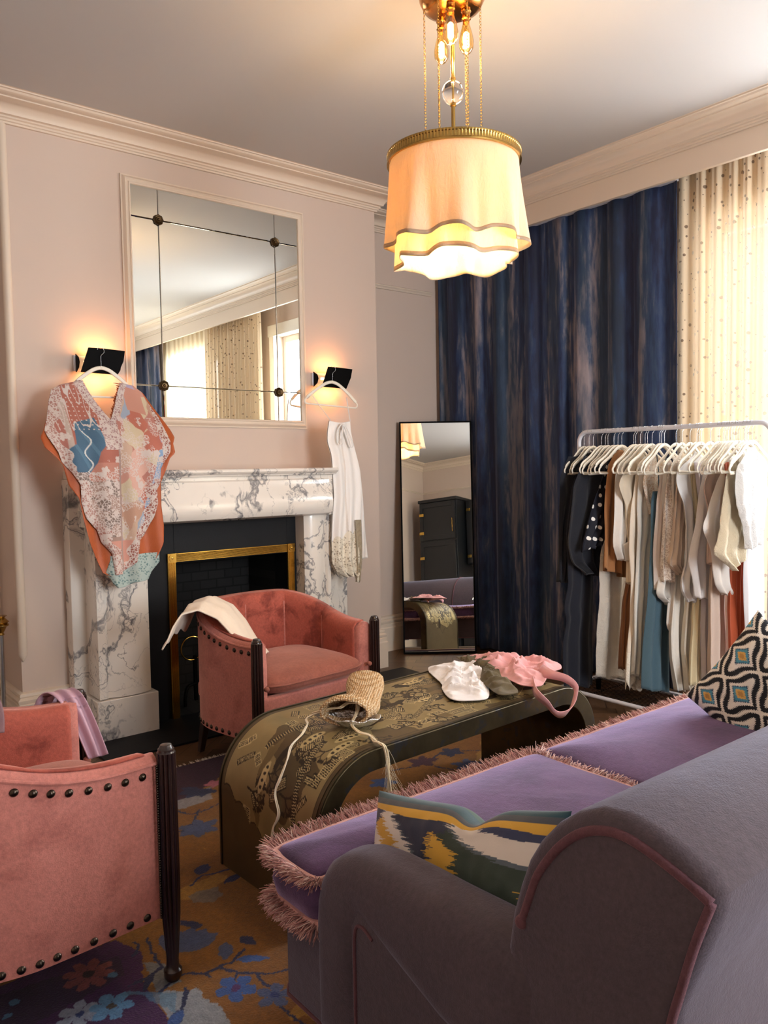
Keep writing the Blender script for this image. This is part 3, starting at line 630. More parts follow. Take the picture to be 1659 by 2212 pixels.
en, ea = vcol('engraved_brass', .4); en.set(Metallic=.45, Roughness=.4)
en.bump(en.noise(en.coord(), 300, 2), .1, .002)
q.build('engraved_panel', en.m, T, fix=False, angle=180)
ORG = Vector((0, 0, 0))

# ================================================================== ARMCHAIRS
M['pink'] = velvet('coral_velvet', '#aa5444', '#752d22', .6, 6.5, '#ffb8a8', .85, .50, .62)
M['pink_side'] = velvet('coral_velvet_outside', '#bd766b', '#96524a', .8, 5, '#ffc8bc', .7, .50, .70)
M['pink_seat'] = velvet('dusty_rose_mohair', '#99594a', '#84493c', .5, 9, '#ffc8b8', .5)
M['stud'] = metal('dark_stud', '#4a4038', .3)
def chair_top(s): return .665+.125*sm((s-.10)/.62)
def plan(s, off):   # s 0..1 along half shell from front left round to back centre; returns (x, y)
    P0 = [(-.372, .0), (-.385, .12), (-.398, .26), (-.40, .38), (-.37, .50), (-.30, .60), (-.19, .66), (-.09, .685), (0, .69)]
    t_ = s*(len(P0)-1); i = min(int(t_), len(P0)-2); u_ = t_-i
    def pt(t_):
        t_ = max(0, min(len(P0)-1.001, t_)); i = int(t_); u_ = t_-i; a = P0[max(0, i-1)]; b = P0[i]; c = P0[i+1]; d = P0[min(i+2, len(P0)-1)] if i+2 < len(P0) else (.09, .685)
        f = lambda a, b, c, d: .5*((2*b)+(c-a)*u_+(2*a-5*b+4*c-d)*u_*u_+(3*b-a-3*c+d)*u_**3)
        return f(a[0], b[0], c[0], d[0]), f(a[1], b[1], c[1], d[1])
    t_ = s*(len(P0)-1); x, y = pt(t_); xa, ya = pt(t_-.05); xb, yb = pt(t_+.05); dx, dy = xb-xa, yb-ya; L_ = math.hypot(dx, dy) or 1
    return x+dy/L_*off, y-dx/L_*off
def full(s2, off):   # s2 0..1 over the whole U
    if s2 <= .5: return plan(s2*2, off)
    x, y = plan((1-s2)*2, off); return -x, y
def topz(s2): return chair_top(1-abs(2*s2-1))
def armchair(label, loc, rot, side_nail_rows):
    A = thing('armchair', label, 'armchair', loc, rot, None)
    n = 120; zb = .19
    def inward(s2):   # padded channels
        ch = abs(math.sin(s2*6*PI)); return .060+.024*ch**.5
    def ring(s2):
        zt = topz(s2); r_ = []
        for off, z in ((.0, zb), (.0, zb+.2), (.0, zt-.03), (.004, zt-.012), (.016, zt), (.03, zt+.007), (.045, zt+.003), (inward(s2), zt-.02), (inward(s2)+.008, zt-.12), (inward(s2)+.006, .40), (inward(s2), .30), (inward(s2), zb)):
            x, y = full(s2, off); r_.append((x, y+.01, z))
        return r_
    q = MB(); rs = [ring(k/n) for k in range(n+1)]; q.rings(rs, True); q.build('upholstered_shell', M['pink_side'], A, angle=70)
    q = MB()      # inner lining with channels
    def lin_(u_, v_):
        s2 = .02+.96*u_; zt = topz(s2); z = zt+.004-(zt-.36)*v_ if v_ > .12 else zt+.009-.03*(v_/.12)**2
        off = inward(s2)+.012 if v_ > .12 else .022+(inward(s2)+.012-.022)*(v_/.12)**.6
        x, y = full(s2, off); return (x, y+.01, z)
    q.grid(lin_, 140, 18); q.build('channelled_lining', M['pink'], A, fix=True, angle=180, solid=.006)
    for k in range(1, 6):
        s2 = k/6; pth = []
        for j in range(14):
            zt = topz(s2); v_ = j/13; z = zt+.010-(zt-.38)*v_; off = (.026+.052*min(1, v_/.12)) if v_ < .12 else .078; x, y = full(s2, off); pth.append((x, y+.01, z))
        MB().tube(pth, .0055, 6).build('seam_piping', M['pink_side'], A)
    pth = []
    for j in range(90):
        s2 = .004+.992*j/89; x, y = full(s2, .000); pth.append((x, y+.01, topz(s2)-.018))
    MB().tube(pth, .006, 8).build('top_piping', M['pink_side'], A)
    MB().box((-.35, -.002, .19), (.35, .05, .40)).build('seat_rail', M['pink_side'], A, bevel=.012, seg=3)
    MB().box((-.335, .03, .30), (.335, .60, .385)).build('seat_deck', M['pink_side'], A, bevel=.02)
    # cushion
    q = MB(); 
    def cush(u_, v_):
        a = u_*2*PI; c, s_ = math.cos(a), math.sin(a); e = .38
        rx = math.copysign(abs(c)**e, c); ry = math.copysign(abs(s_)**e, s_); ph = (v_-.5)*PI; cr = math.cos(ph); sc = cr**.30 if cr > 0 else 0
        ed = math.sin(ph); z = .445+.05*math.copysign(abs(ed)**.8, ed)+.028*max(0, ed)*(1-(abs(rx)*sc)**2)*(1-(abs(ry)*sc)**2)
        return (rx*.338*sc, .275+ry*.298*sc, z)
    q.grid(cush, 72, 33, cu=True); c_ = q.build('seat_cushion', M['pink_seat'], A, angle=180)
    pth = [(math.copysign(abs(math.cos(a))**.38, math.cos(a))*.341, .275+math.copysign(abs(math.sin(a))**.38, math.sin(a))*.301, .452) for a in [k*2*PI/96 for k in range(96)]]
    MB().tube(pth, .006, 8, True).build('cushion_piping', M['pink_seat'], c_)
    for sx in (-1, 1): MB().ball((sx*.335, -.018, .452), .014, sc=(1, 1, .9)).build('cushion_button', M['pink_seat'], c_)
    # posts with flutes
    for sx in (-1, 1):
        rs = []
        for z, r_, fl in ((0, .019, 0), (.012, .026, 0), (.03, .026, 0), (.036, .021, 0), (.04, .019, .0), (.06, .0175, .1), (.20, .027, .22), (.30, .029, .22), (.60, .028, .22), (.67, .0275, .22), (.678, .027, .05), (.682, .0235, 0), (.688, .0235, 0), (.691, .020, 0), (.70, .016, 0), (.702, .006, 0)):
            rs.append([(sx*.382+r_*(1-fl*(1-abs(math.cos(6*a))))*math.cos(a), -.012+r_*(1-fl*(1-abs(math.cos(6*a))))*math.sin(a), z) for a in [k*2*PI/72 for k in range(72)]])
        MB().rings(rs).build('front_leg', M['darkwood'], A, angle=35)
        MB().rings([[(sx*(.30+.02*(1-t_))+a*(.014+.008*t_), .57+.03*(1-t_)+b*(.014+.008*t_), t_*.2) for a, b in ((-1, -1), (1, -1), (1, 1), (-1, 1))] for t_ in (0, .5, 1)]).build('back_leg', M['darkwood'], A, bevel=.003)
        nb = MB()
        for k in range(62): nb.ball((sx*.388, .020, .20+k*.0073), .0042, 6, 4)
        nb.build('nail_trim', M['stud'], A, angle=180); nb = MB()
        for k in range(28): nb.ball((sx*.350, -.006, .20+k*.0073), .0042, 6, 4)
        nb.build('nail_trim', M['stud'], A, angle=180)
    sm_ = MB().rings([[(r_*math.cos(a), r_*math.sin(a), z) for a in [k*PI/6 for k in range(12)]] for r_, z in ((.0105, 0), (.0115, .001), (.0095, .0045), (.005, .007), (.0005, .008))])
    s0 = None; me = None
    for row, zf in ((0, lambda s2: topz(s2)-.045), (1, lambda s2: zb+.018)):
        for k in range(side_nail_rows):
            for sx in (-1, 1):
                s_ = .03+k*.0235
                if s_ > .5: continue
                s2 = s_ if sx < 0 else 1-s_
                x, y = full(s2, -.0005); xn, yn = full(s2, -.01); d = Vector((xn-x, yn-y, 0)).normalized()
                if me is None:
                    s0 = sm_.build('stud', M['stud'], A); me = s0
                else:
                    s0 = me.copy(); COL.objects.link(s0); s0.parent = A
                s0.location = (x, y+.01, zf(s2)); s0.rotation_euler = d.to_track_quat('Z', 'Y').to_euler()
    return A
armchair('coral velvet tub armchair in front of the fireplace with a cream cloth over its arm', (2.215, 3.30, .012), math.radians(6), 18)
armchair('coral velvet tub armchair cut off by the left edge of the photo', (.908, 2.55, .012), math.radians(90), 18)
ORG = Vector((0, 0, 0))

# ================================================================== SOFA
M['sofa'] = velvet('mauve_grey_wool', '#4c4046', '#3a3036', .5, 3, '#b0b4d4', .45, .40, .7)
M['sofa_pipe'] = velvet('mulberry_velvet', '#5e3a42', '#43232d', .4, 20, '#d0a0a8', .3)
M['seatv'] = velvet('purple_velvet', '#553a60', '#2e1d38', .9, 4.5, '#c4b4e0', .8, .44, .66)
fn = N('fringe_yarn'); g = fn.new('ShaderNodeNewGeometry'); fn.col(fn.ramp(g.outputs['Random Per Island'], [(0, rgb('#8a5450')), (.4, rgb('#b9807a')), (.75, rgb('#cf9e96')), (1, rgb('#ecd2c8'))])); fn.set(Roughness=.55, Sheen_Weight=.3); M['fringe'] = fn.m
def inset(poly, d):
    out = []; n = len(poly)
    for i in range(n):
        p = Vector(poly[i]); a = Vector(poly[i-1]); b = Vector(poly[(i+1) % n]); e0 = (p-a).normalized(); e1 = (b-p).normalized()
        m = Vector((-e0.y, e0.x))+Vector((-e1.y, e1.x)); m = m/max(.5, m.dot(Vector((-e0.y, e0.x)))); out.append((p.x+m.x*d, p.y+m.y*d))
    return out
def dense(poly, step=.02, smooth_=True):
    out = []; n = len(poly)
    for i in range(n):
        a = Vector(poly[i]); b = Vector(poly[(i+1) % n]); k = max(1, int((b-a).length/step)); out += [tuple(a.lerp(b, j/k)) for j in range(k)]
    return out
SO = thing('sofa', 'mauve grey rolled arm sofa with purple velvet seat cushions trimmed in pink bullion fringe', 'sofa', (2.2, 1.2, 0))
Xa, Xb = 1.035, 3.36
arch = [(.945, .60), (.929, .688), (.912, .735), (.893, .785), (.868, .825), (.838, .862), (.80, .895), (.76, .914), (.72, .920), (.68, .914), (.635, .900), (.60, .886), (.573, .873)]
outer = [(1.0, .42), (.985, .55)]+[(.962, .69), (.945, .745), (.924, .80), (.897, .845), (.862, .886), (.818, .922), (.77, .945), (.72, .951), (.672, .945), (.625, .930), (.585, .912), (.557, .888)]+[(.560, .86), (.580, .80), (.603, .74), (.625, .68), (.64, .60), (.648, .5), (.65, .35), (.65, .13), (1.0, .13)]

ins = inset(outer, .03)
def shell(poly, x0, x1, rad, mb):
    rs = []
    for k in range(5):
        a = k/4*PI/2; rs.append([(x0+rad*(1-math.sin(a)), p[0], p[1]) for p in inset(poly, rad*(1-math.cos(PI/2-a)) if False else rad*(1-math.sin(a)))])
    rs2 = []
    for k in range(5):
        a = k/4*PI/2; rs2.append([(x0+rad-rad*math.cos(a), p[0], p[1]) for p in inset(poly, rad-rad*math.sin(a))])
    end = []
    for k in range(5):
        a = PI/2-k/4*PI/2; end.append([(x1-rad+rad*math.cos(a), p[0], p[1]) for p in inset(poly, rad-rad*math.sin(a))])
    midr = [[(x0+(x1-x0)*t, p[0], p[1]) for p in poly] for t in (.1, .3, .45, .55, .7, .9)]
    return mb.rings(rs2+midr+end)
shell(outer, Xa+.01, Xb, .03, MB()).build('backrest', M['sofa'], SO, angle=28)
def X(p, x): return [(x, a, b) for a, b in p]
MB().tube(curve(X(arch[1:], Xa+.012), 60), .0085, 8).tube(curve(X([(.573, .873), (.598, .80), (.620, .72), (.640, .64), (.660, .50), (.665, .35), (.665, .15)], Xa+.012), 40), .0075, 8).ball((Xa+.012, .929, .688), .0125).build('back_piping', M['sofa_pipe'], SO, angle=180)
MB().tube(curve(X([(1.002, .50), (.985, .57), (.963, .69), (.925, .80), (.863, .887), (.77, .947), (.72, .953), (.67, .947), (.60, .92), (.558, .888)], 2.13), 40), .006, 6).build('centre_seam', M['sofa_pipe'], SO, angle=180)
armo = [(1.605, .40), (1.60, .46), (1.585, .51), (1.555, .555), (1.51, .588), (1.45, .610), (1.37, .620), (1.28, .624), (1.18, .626), (1.05, .632), (.93, .640), (.88, .58), (.90, .40), (1.0, .345), (1.15, .372), (1.30, .425), (1.40, .465), (1.425, .42), (1.425, .12), (1.60, .12)]
for xa, xb, tg in ((Xa-.005, 1.195, 0), (3.20, Xb+.005, 1)):
    q = MB(); rs = []; poly = armo; rad = .065
    for k in range(6): a = k/5*PI/2; rs.append([(xa+rad-rad*math.cos(a), p[0], p[1]) for p in inset(poly, rad-rad*math.sin(a))])
    for k in range(6): a = PI/2-k/5*PI/2; rs.append([(xb-rad+rad*math.cos(a), p[0], p[1]) for p in inset(poly, rad-rad*math.sin(a))])
    a_ = q.rings(rs).build('arm', M['sofa'], SO, angle=60)
    xs_ = xa+.012 if tg == 0 else xb-.012
    MB().prism([(1.44, .12), (1.44, .53), (1.30, .52), (1.0, .48), (.62, .60), (.62, .12)], 'x', xs_, xa+.12 if tg == 0 else xb-.12).build('side_panel', M['sofa'], a_, smooth=False)
    MB().tube(curve(X([(1.427, .12), (1.427, .30), (1.425, .44), (1.40, .468), (1.36, .455)], xs_-.002 if tg == 0 else xs_+.002), 24), .004, 6).build('arm_piping', M['sofa_pipe'], a_)
    st = MB()
    for k in range(7): st.ball((xa+.011+.002*k, .72+.0, .5), .0005, 4, 3)
bs = [(Xa+.015, .66), (Xb-.015, .66), (Xb-.015, 1.735), (Xb-.035, 1.765), (Xa+.035, 1.765), (Xa+.015, 1.735)]
MB().prism(bs, 'z', .13, .372).build('base', M['sofa'], SO, bevel=.012, seg=3)
MB().tube([(a, b, .134) for a, b in dense(bs, .03)], .006, 6, True).build('base_piping', M['sofa_pipe'], SO)
for x, y in ((Xa+.09, 1.67), (Xb-.09, 1.67), (Xa+.09, .75), (Xb-.09, .75)):
    MB().lathe([(.016, .012), (.02, .02), (.014, .035), (.026, .05), (.032, .075), (.03, .11), (.022, .132)], (x, y, 0), 24).build('leg', M['darkwood'], SO, angle=50)
def fringe(path, zdir, L_, dens, r_=.0011, droop=.4, upf=.5):
    q = MB()
    for (x0, y0, z0), (x1, y1, z1) in zip(path, path[1:]):
        d = Vector((x1-x0, y1-y0, z1-z0)); l = d.length; d.normalize(); o = Vector((-d.y, d.x, 0))
        for k in range(max(1, int(l*dens))):
            t = random.random(); p = Vector((x0, y0, z0))+d*l*t+Vector((0, 0, (random.random()-.5)*.016))
            dr = (o*(.6+.6*random.random())+d*(random.random()-.5)*.9+Vector((0, 0, zdir*(random.random())+(random.random()-.5)*.5))).normalized()
            ll = L_*(.7+.5*random.random()); e = p+dr*ll*.6; f_ = e+(dr+Vector(((random.random()-.5)*.6, (random.random()-.5)*.6, -droop*random.random()))).normalized()*ll*.4
            s_ = d.cross(dr).normalized()*r_; s2_ = dr.cross(s_).normalized()*r_
            b = []
            for pp, w_ in ((p, .8), (e, 1), (f_, .55)): b += [pp+s_*w_, pp-s_*.5*w_+s2_*w_, pp-s_*.5*w_-s2_*w_]
            q.add(b, [(0, 1, 4, 3), (1, 2, 5, 4), (2, 0, 3, 5), (3, 4, 7, 6), (4, 5, 8, 7), (5, 3, 6, 8), (6, 7, 8)])
    return q
def rounded(poly, r_, n=6):
    out = []; m_ = len(poly)
    for i in range(m_):
        p = Vector(poly[i]); a = (Vector(poly[i-1])-p).normalized(); b = (Vector(poly[(i+1) % m_])-p).normalized()
        p0 = p+a*r_; p1 = p+b*r_
        for k in range(n+1): t = k/n; out.append(tuple((1-t)**2*p0+2*t*(1-t)*p+t*t*p1))
    return out
def seat(poly, cen, fr_idx):
    pl = dense(rounded(poly, .045), .022); cx, cy = cen; m_ = len(pl)
    def dist(x, y):
        b = 9
        for i in range(m_):
            ax, ay = pl[i]; bx, by = pl[(i+1) % m_]; vx, vy = bx-ax, by-ay; t = max(0, min(1, ((x-ax)*vx+(y-ay)*vy)/(vx*vx+vy*vy+1e-12))); b = min(b, math.hypot(x-ax-t*vx, y-ay-t*vy))
        return b
    rs = [[(x, y, .37) for x, y in inset(pl, .012)], [(x, y, .378) for x, y in inset(pl, .002)], [(x, y, .43) for x, y in inset(pl, -.012)], [(x, y, .485) for x, y in inset(pl, -.002)], [(x, y, .499) for x, y in inset(pl, .006)]]
    for s_ in (.975, .95, .90, .84, .76, .66, .54, .40, .25, .1, .02):
        r1 = []
        for x, y in pl:
            xx = cx+(x-cx)*s_; yy = cy+(y-cy)*s_; d = dist(xx, yy)
            r1.append((xx, yy, .502+.038*(1-math.exp(-d/.10))+.004*nz(xx*6, yy*6)+.0025*nz(xx*3+yy*14, yy*3)))
        rs.append(r1)
    c_ = MB().rings(rs).build('seat_cushion', M['seatv'], SO, angle=180)
    for z, zd in ((.492, .55), (.382, -.35)):
        for seg in fr_idx:
            ps = [tuple(q) for q in curve([(a, b, z) for a, b in seg], 60)]
            MB().tube(ps, .010, 6).build('fringe_heading', M['fringe'], c_)
            near = seg[0][0] < 1.3
            fringe(ps, zd, .046 if near else .034, 2600 if near else 1500, .0013 if near else .0016).build('fringe', M['fringe'], c_, fix=False, angle=180)
    return c_
seat([(1.045, 1.80), (1.045, 1.59), (1.20, 1.585), (1.20, .98), (2.105, .98), (2.105, 1.80)], (1.62, 1.66), [[(1.17, 1.588), (1.09, 1.588), (1.05, 1.60), (1.042, 1.69), (1.048, 1.765), (1.08, 1.80), (1.3, 1.806), (1.6, 1.806), (2.05, 1.803), (2.10, 1.775)], [(2.098, 1.78), (2.105, 1.6), (2.108, 1.3), (2.108, 1.0)]])
seat([(2.125, 1.80), (2.125, .98), (3.19, .98), (3.19, 1.585), (3.345, 1.59), (3.345, 1.80)], (2.75, 1.66), [[(2.13, 1.77), (2.17, 1.802), (2.5, 1.806), (3.0, 1.806), (3.29, 1.803), (3.345, 1.77), (3.35, 1.68), (3.34, 1.60)]])

# ---------------------------------------------------------------- pillows
def pillow(name, c, ua, va, w_, h_, th_, colfn, mat_, label, cat, nu=150, nv=110, dip=None, back=None):
    ua = Vector(ua).normalized(); va = Vector(va); va = (va-ua*va.dot(ua)).normalized(); na = ua.cross(va); at(*c); C0 = Vector(c)
    q = MB(); cols = []
    for side in (1, -1):
        vs = []
        for j in range(nv):
            for i in range(nu):
                a = i/(nu-1)*2-1; b = j/(nv-1)*2-1
                pa = a*(1-.07*(1-abs(b)**2)*abs(a)**3); pb = b*(1-.09*(1-abs(a)**2)*abs(b)**3)
                dp = dip(a, b) if dip else 0
                t = (max(0, 1-abs(a)**3.2)*max(0, 1-abs(b)**3.2))**.5*th_*(1+.06*nz(a*2, b*2, side))+.003*nz(a*9, b*5, side)*(1-max(abs(a), abs(b))**6)
                vs.append(C0+ua*pa*w_/2+va*(pb*h_/2+dp)+na*t*side)
                cols.append(rgb(colfn(a, b, side)))
        f_ = [(j*nu+i, j*nu+i+1, (j+1)*nu+i+1, (j+1)*nu+i) for j in range(nv-1) for i in range(nu-1)]
        q.add(vs, f_ if side > 0 else [x[::-1] for x in f_])
    q.c = np.array(cols, np.float32)
    o = q.build(name, mat_, fix=False, angle=180); return tag(o, label, cat)
pn, pa_ = vcol('ikat_silk', .65, sheen=.2); pn.bump(pn.noise(pn.coord(), 260, 2), .1, .003)
def ikat(a, b, s_):
    if s_ < 0: 
        q = math.sin(a*7+2*nz(a*3, b*3)); return '#1d4a3c' if q > .1 else ('#1f4f7c' if q > -.6 else '#c9ccd2')
    j = .09*(2*abs((b*26+nz(a*3, b*30)*2) % 1-.5)-.5)+.12*nz(0, b*14, 3)
    x = a+j; y = b
    if y > .90: return '#1c4a58'
    if y > .68+.03*math.sin(x*5): return '#d6a63a' if (y < .80) else '#4a4f58'
    t = math.sin(3.0*y+2.6*x+1.3*math.sin(2.2*x+1.0))
    q = math.sin(3.4*x-2.8*y+1.2*math.sin(2.5*y))
    if t > .78 and abs(q) < .5: return '#d0a236'
    if t > .05: return '#2c3c30' if q > -.2 else '#262c44'
    if t > -.12: return '#55606a'
    if t < -.86: return '#313a5a' if q > 0 else '#cf9f33'
    return '#dcd3c9'
pillow('ikat_cushion', (1.245, 1.30, .575), (-.02, -.67, .17), (.09, .03, .26), .68, .30, .06, ikat, pn.m, 'green, navy, yellow and cream ikat cushion propped behind the near sofa arm', 'cushion', 300, 200, lambda a, b: -.035*math.exp(-((a-.25)/.16)**2)*max(0, b)**2)
def ogee(a, b, s_):
    j = .03*(2*abs((b*40) % 1-.5)-.5)
    x = (a+j)*1.25+.3; y = b*1.05+.2; i = round(x*1.0); 
    best = 9
    for (ox, oy) in ((0, 0), (.5, .5)):
        fx = (x-ox) % 1; fy = (y-oy) % 1; fx = abs(fx-.5)*2; fy = abs(fy-.5)*2; best = min(best, fx**1.15+fy**1.15+.12*math.sin(fy*6))
    d = best
    if d < .13: return '#b98a4a'
    if d < .24: return '#d8a95a'
    if d < .38: return '#4f93ac'
    if d < .43: return '#2a4a66'
    if d < .60: return '#e9e3da'
    if d < .84: return '#14161f'
    return '#e9e3d8'
p2, _ = vcol('woven_ikat', .8); p2.bump(p2.noise(p2.coord(), 150, 2), .25, .004)
pillow('ogee_cushion', (2.86, 1.36, .645), (-.05, -.34, -.22), (.08, -.24, .34), .46, .44, .055, ogee, p2.m, 'black and white ogee patterned cushion with blue and orange medallions at the sofa far end', 'cushion', 220, 220)

# ---------------------------------------------------------------- draped cloths
def blob(name, outline, z0, hfun, mat_, label, cat, th_=.003, n=150, rings_=44, cen=None):
    pts = curve([(a, b, 0) for a, b in outline]+[(*outline[0], 0)], n+1)[:-1]
    cx = cen[0] if cen else sum(p.x for p in pts)/n; cy = cen[1] if cen else sum(p.y for p in pts)/n; at(cx, cy, z0)
    rs = []
    for k in range(rings_+1):
        s_ = 1-k/rings_*.985; r1 = []
        for p in pts:
            x = cx+(p.x-cx)*s_; y = cy+(p.y-cy)*s_; r1.append((x, y, z0+hfun(x, y, 1-s_)))
        rs.append(r1)
    o = MB().rings(rs, False)
    o.f.append(tuple(len(o.v)-n+i for i in range(n)))
    o = o.build(name, mat_, solid=th_, angle=180, fix=True); return tag(o, label, cat)
def crumple(seed, amp, sc=9):
    def f(x, y, e):
        r_ = 0
        for k in range(3):
            a = abs(nz((x*.45-y*.5)*sc*1.5**k+seed, (x*.9+y*.8)*sc*1.5**k, seed)); r_ += (1-min(1, a*2.6))**1.5*.5**k
        return .004+amp*r_*.5*sm(.15+e*1.6)
    return f
ZT = .5535
M['white_cotton'] = cloth('white_cotton', '#f1eef0', '#dfd9dc', trans=.0); M['olive'] = cloth('olive_cotton', '#5f5132', '#463b24'); M['rose'] = cloth('rose_linen', '#e2a9ac', '#d08f90')
ZT = .553
blob('white_garment', [(2.42, 2.70), (2.49, 2.77), (2.62, 2.75), (2.72, 2.68), (2.66, 2.52), (2.50, 2.40), (2.33, 2.24), (2.255, 2.25), (2.20, 2.32), (2.27, 2.45), (2.33, 2.52)], ZT, crumple(3, .06, 11), M['white_cotton'], 'crumpled white garment lying at the left of the clothes heap on the coffee table', 'clothes')
blob('olive_garment', [(2.68, 2.79), (2.80, 2.70), (2.72, 2.50), (2.62, 2.42), (2.52, 2.33), (2.50, 2.26), (2.44, 2.18), (2.36, 2.20), (2.40, 2.30), (2.47, 2.42), (2.58, 2.52), (2.62, 2.66)], ZT+.012, crumple(8, .055, 12), M['olive'], 'olive brown garment twisted between the white and pink clothes on the table', 'clothes', cen=(2.58, 2.50))
blob('pink_garment', [(2.69, 2.75), (2.80, 2.70), (2.86, 2.55), (2.93, 2.40), (2.86, 2.29), (2.76, 2.27), (2.64, 2.20), (2.56, 2.16), (2.51, 2.20), (2.53, 2.32), (2.55, 2.44), (2.60, 2.58)], ZT+.022, crumple(12, .065, 11), M['rose'], 'pink linen garment on top of the clothes heap with a strap over the table edge', 'clothes')
st = curve([(2.60, 2.24, .585), (2.50, 2.14, .575), (2.478, 2.095, .562), (2.495, 2.068, .535), (2.515, 2.06, .507), (2.545, 2.06, .486), (2.58, 2.06, .477), (2.615, 2.06, .482), (2.645, 2.062, .503), (2.668, 2.066, .535), (2.682, 2.075, .57), (2.672, 2.12, .598), (2.66, 2.2, .605), (2.72, 2.30, .60)], 70)
q = MB(); 
for i, p in enumerate(st): 
    w_ = .022+.006*math.sin(i*.21); q.v.append((p.x-.3*w_*math.cos(i*.05), p.y-w_*.5, p.z+w_*.7)); q.v.append((p.x+.3*w_*math.cos(i*.05), p.y+w_*.5, p.z-w_*.7))
q.f = [(2*i, 2*i+2, 2*i+3, 2*i+1) for i in range(69)]
pg = [o for o in COL.objects if o.name.startswith('pink_garment')][0]
q.build('strap', M['rose'], pg, solid=.003, org=pg.location, angle=180)
# cream cloth over the armchair arm
M['calico'] = cloth('cream_calico', '#f3e6d6', '#e2cfbb', .25, 9); M['lilac'] = cloth('lilac_satin', '#c9a3b2', '#b18a9c', rough=.45); M['taupe'] = cloth('mauve_linen', '#8a6c70', '#76585e')
at(1.95, 3.75, .75)
def cal(u_, v_):      # u across (along the shell), v over the rim from outside to inside
    path = [(-.500, .52, .655), (-.487, .50, .69), (-.455, .50, .745), (-.415, .49, .80), (-.345, .46, .815), (-.27, .41, .765), (-.225, .35, .68), (-.20, .29, .59), (-.175, .22, .525)]
    t = v_*(len(path)-1); i = min(int(t), len(path)-2); f_ = t-i; a, b = path[i], path[i+1]; p = [a[k]+(b[k]-a[k])*f_ for k in range(3)]
    wd = .44-.12*v_; dx, dy = .62, .60
    s_ = (u_-.5)*wd*1.15
    x = p[0]+dx*s_+.10*(1-v_)*0; y = p[1]+dy*s_; z = p[2]+.016*s_+.008*math.sin(u_*19+v_*3)*(1-v_)+.006*nz(u_*5, v_*5, 2)+.02*math.sin(u_*PI)-.05*(1-v_)*abs(s_)
    c_, s2 = math.cos(math.radians(6)), math.sin(math.radians(6)); return (2.215+x*c_-y*s2, 3.30+x*s2+y*c_, z+.012)
o = MB().grid(cal, 50, 60).build('cream_cloth', M['calico'], solid=.007, fix=False, angle=180)
tag(o, 'cream calico cloth draped over the left arm of the armchair by the fireplace', 'cloth')
def strip(name, mat_, pts, w0, wdir, label, cat, folds=3, th_=.004, amp=.008, org=None):
    ps = curve(pts, 50); at(*(org or pts[0])); wd = Vector(wdir).normalized()
    def f(u_, v_):
        p = ps[int(v_*49)]; w_ = w0[0]+(w0[1]-w0[0])*v_; s_ = (u_-.5)*w_; n_ = Vector((wd.y, -wd.x, .5)).normalized()
        return p+wd*s_+n_*amp*math.sin(u_*folds*2*PI+v_*2)+Vector((0, 0, 0))
    o = MB().grid(f, 30, 50).build(name, mat_, solid=th_, fix=False, angle=180); return tag(o, label, cat)
strip('lilac_scarf', M['lilac'], [(.83, 3.0, .66), (.845, 2.985, .70), (.86, 2.95, .716), (.878, 2.905, .70), (.90, 2.885, .65), (.93, 2.88, .57), (.962, 2.875, .47)], (.10, .07), (1, -.1, .05), 'lilac satin garment hanging over the far arm of the left armchair', 'clothes', 2)
strip('mauve_cloth', M['taupe'], [(.52, 3.03, .62), (.52, 3.0, .72), (.52, 2.955, .765), (.54, 2.91, .765), (.56, 2.87, .71), (.565, 2.85, .64)], (.26, .16), (1, 0, -.06), 'dusty mauve linen cloth draped over the left armchair at the photo edge', 'clothes', 1)

# ---------------------------------------------------------------- knitted mitt, dish, raffia
kn = N('knitted_sisal'); v = kn.coord('UV') if False else kn.coord(rot=(0, 0, .78)); vo = kn.new('ShaderNodeTexVoronoi'); mm = kn.new('ShaderNodeMapping'); kn.l.new(v, mm.inputs[0]); mm.inputs['Scale'].default_value = (1, 1.5, 1.2); kn.l.new(mm.outputs[0], vo.inputs['Vector']); vo.inputs['Scale'].default_value = 110; vo.inputs['Randomness'].default_value = .35
kn.col(kn.ramp(vo.outputs['Distance'], [(.15, rgb('#f0dfc0')), (.55, rgb('#c99f6c')), (.8, rgb('#8e6438'))])); kn.set(Roughness=.8); kn.bump(kn.math('SUBTRACT', 1, vo.outputs['Distance']), .9, .01)
A0, A1 = Vector((1.675, 2.335, 0)), Vector((2.03, 2.64, 0)); at(1.9, 2.5, ZT); ax = (A1-A0).normalized(); sd = Vector((ax.y, -ax.x, 0)); ln_ = (A1-A0).length
def mitt(u_, v_, sc=1.0, ex=0):
    a = u_*2*PI; p = A0+ax*ln_*v_; w_ = (.088-.022*v_+.008*math.sin(v_*9))*sc; h_ = (.034-.004*v_+.02*math.exp(-((v_-.05)/.10)**2))*sc
    z = ZT+.006+h_*1.0+.022*sm((v_-.55)/.45)
    b = math.sin(a); return p+sd*(w_*math.cos(a)+.02*math.sin(v_*4))+Vector((0, 0, z+h_*b*(1 if b > 0 else .9)+.0025*nz(u_*12, v_*20)))
q = MB().grid(mitt, 60, 60, cu=True); ro = MB()
o = q.build('knitted_mitt', kn.m, solid=.006, fix=False, angle=180); tag(o, 'hand knitted cream sisal pouch lying open on the coffee table', 'knitting')
MB().tube([mitt(k/40, 1.0) for k in range(40)], .006, 6, True).build('rolled_edge', kn.m, o, angle=180)
MB().tube([mitt(k/40, 0.0) for k in range(40)], .006, 6, True).build('rolled_edge', kn.m, o, angle=180)
at(1.69, 2.31, ZT); fo = N('crumpled_foil'); fo.col((.86, .87, .9)); fo.set(Metallic=1.0, Roughness=.22); fo.bump(fo.noise(fo.coord(), 38, 4, .6), .9, .03)
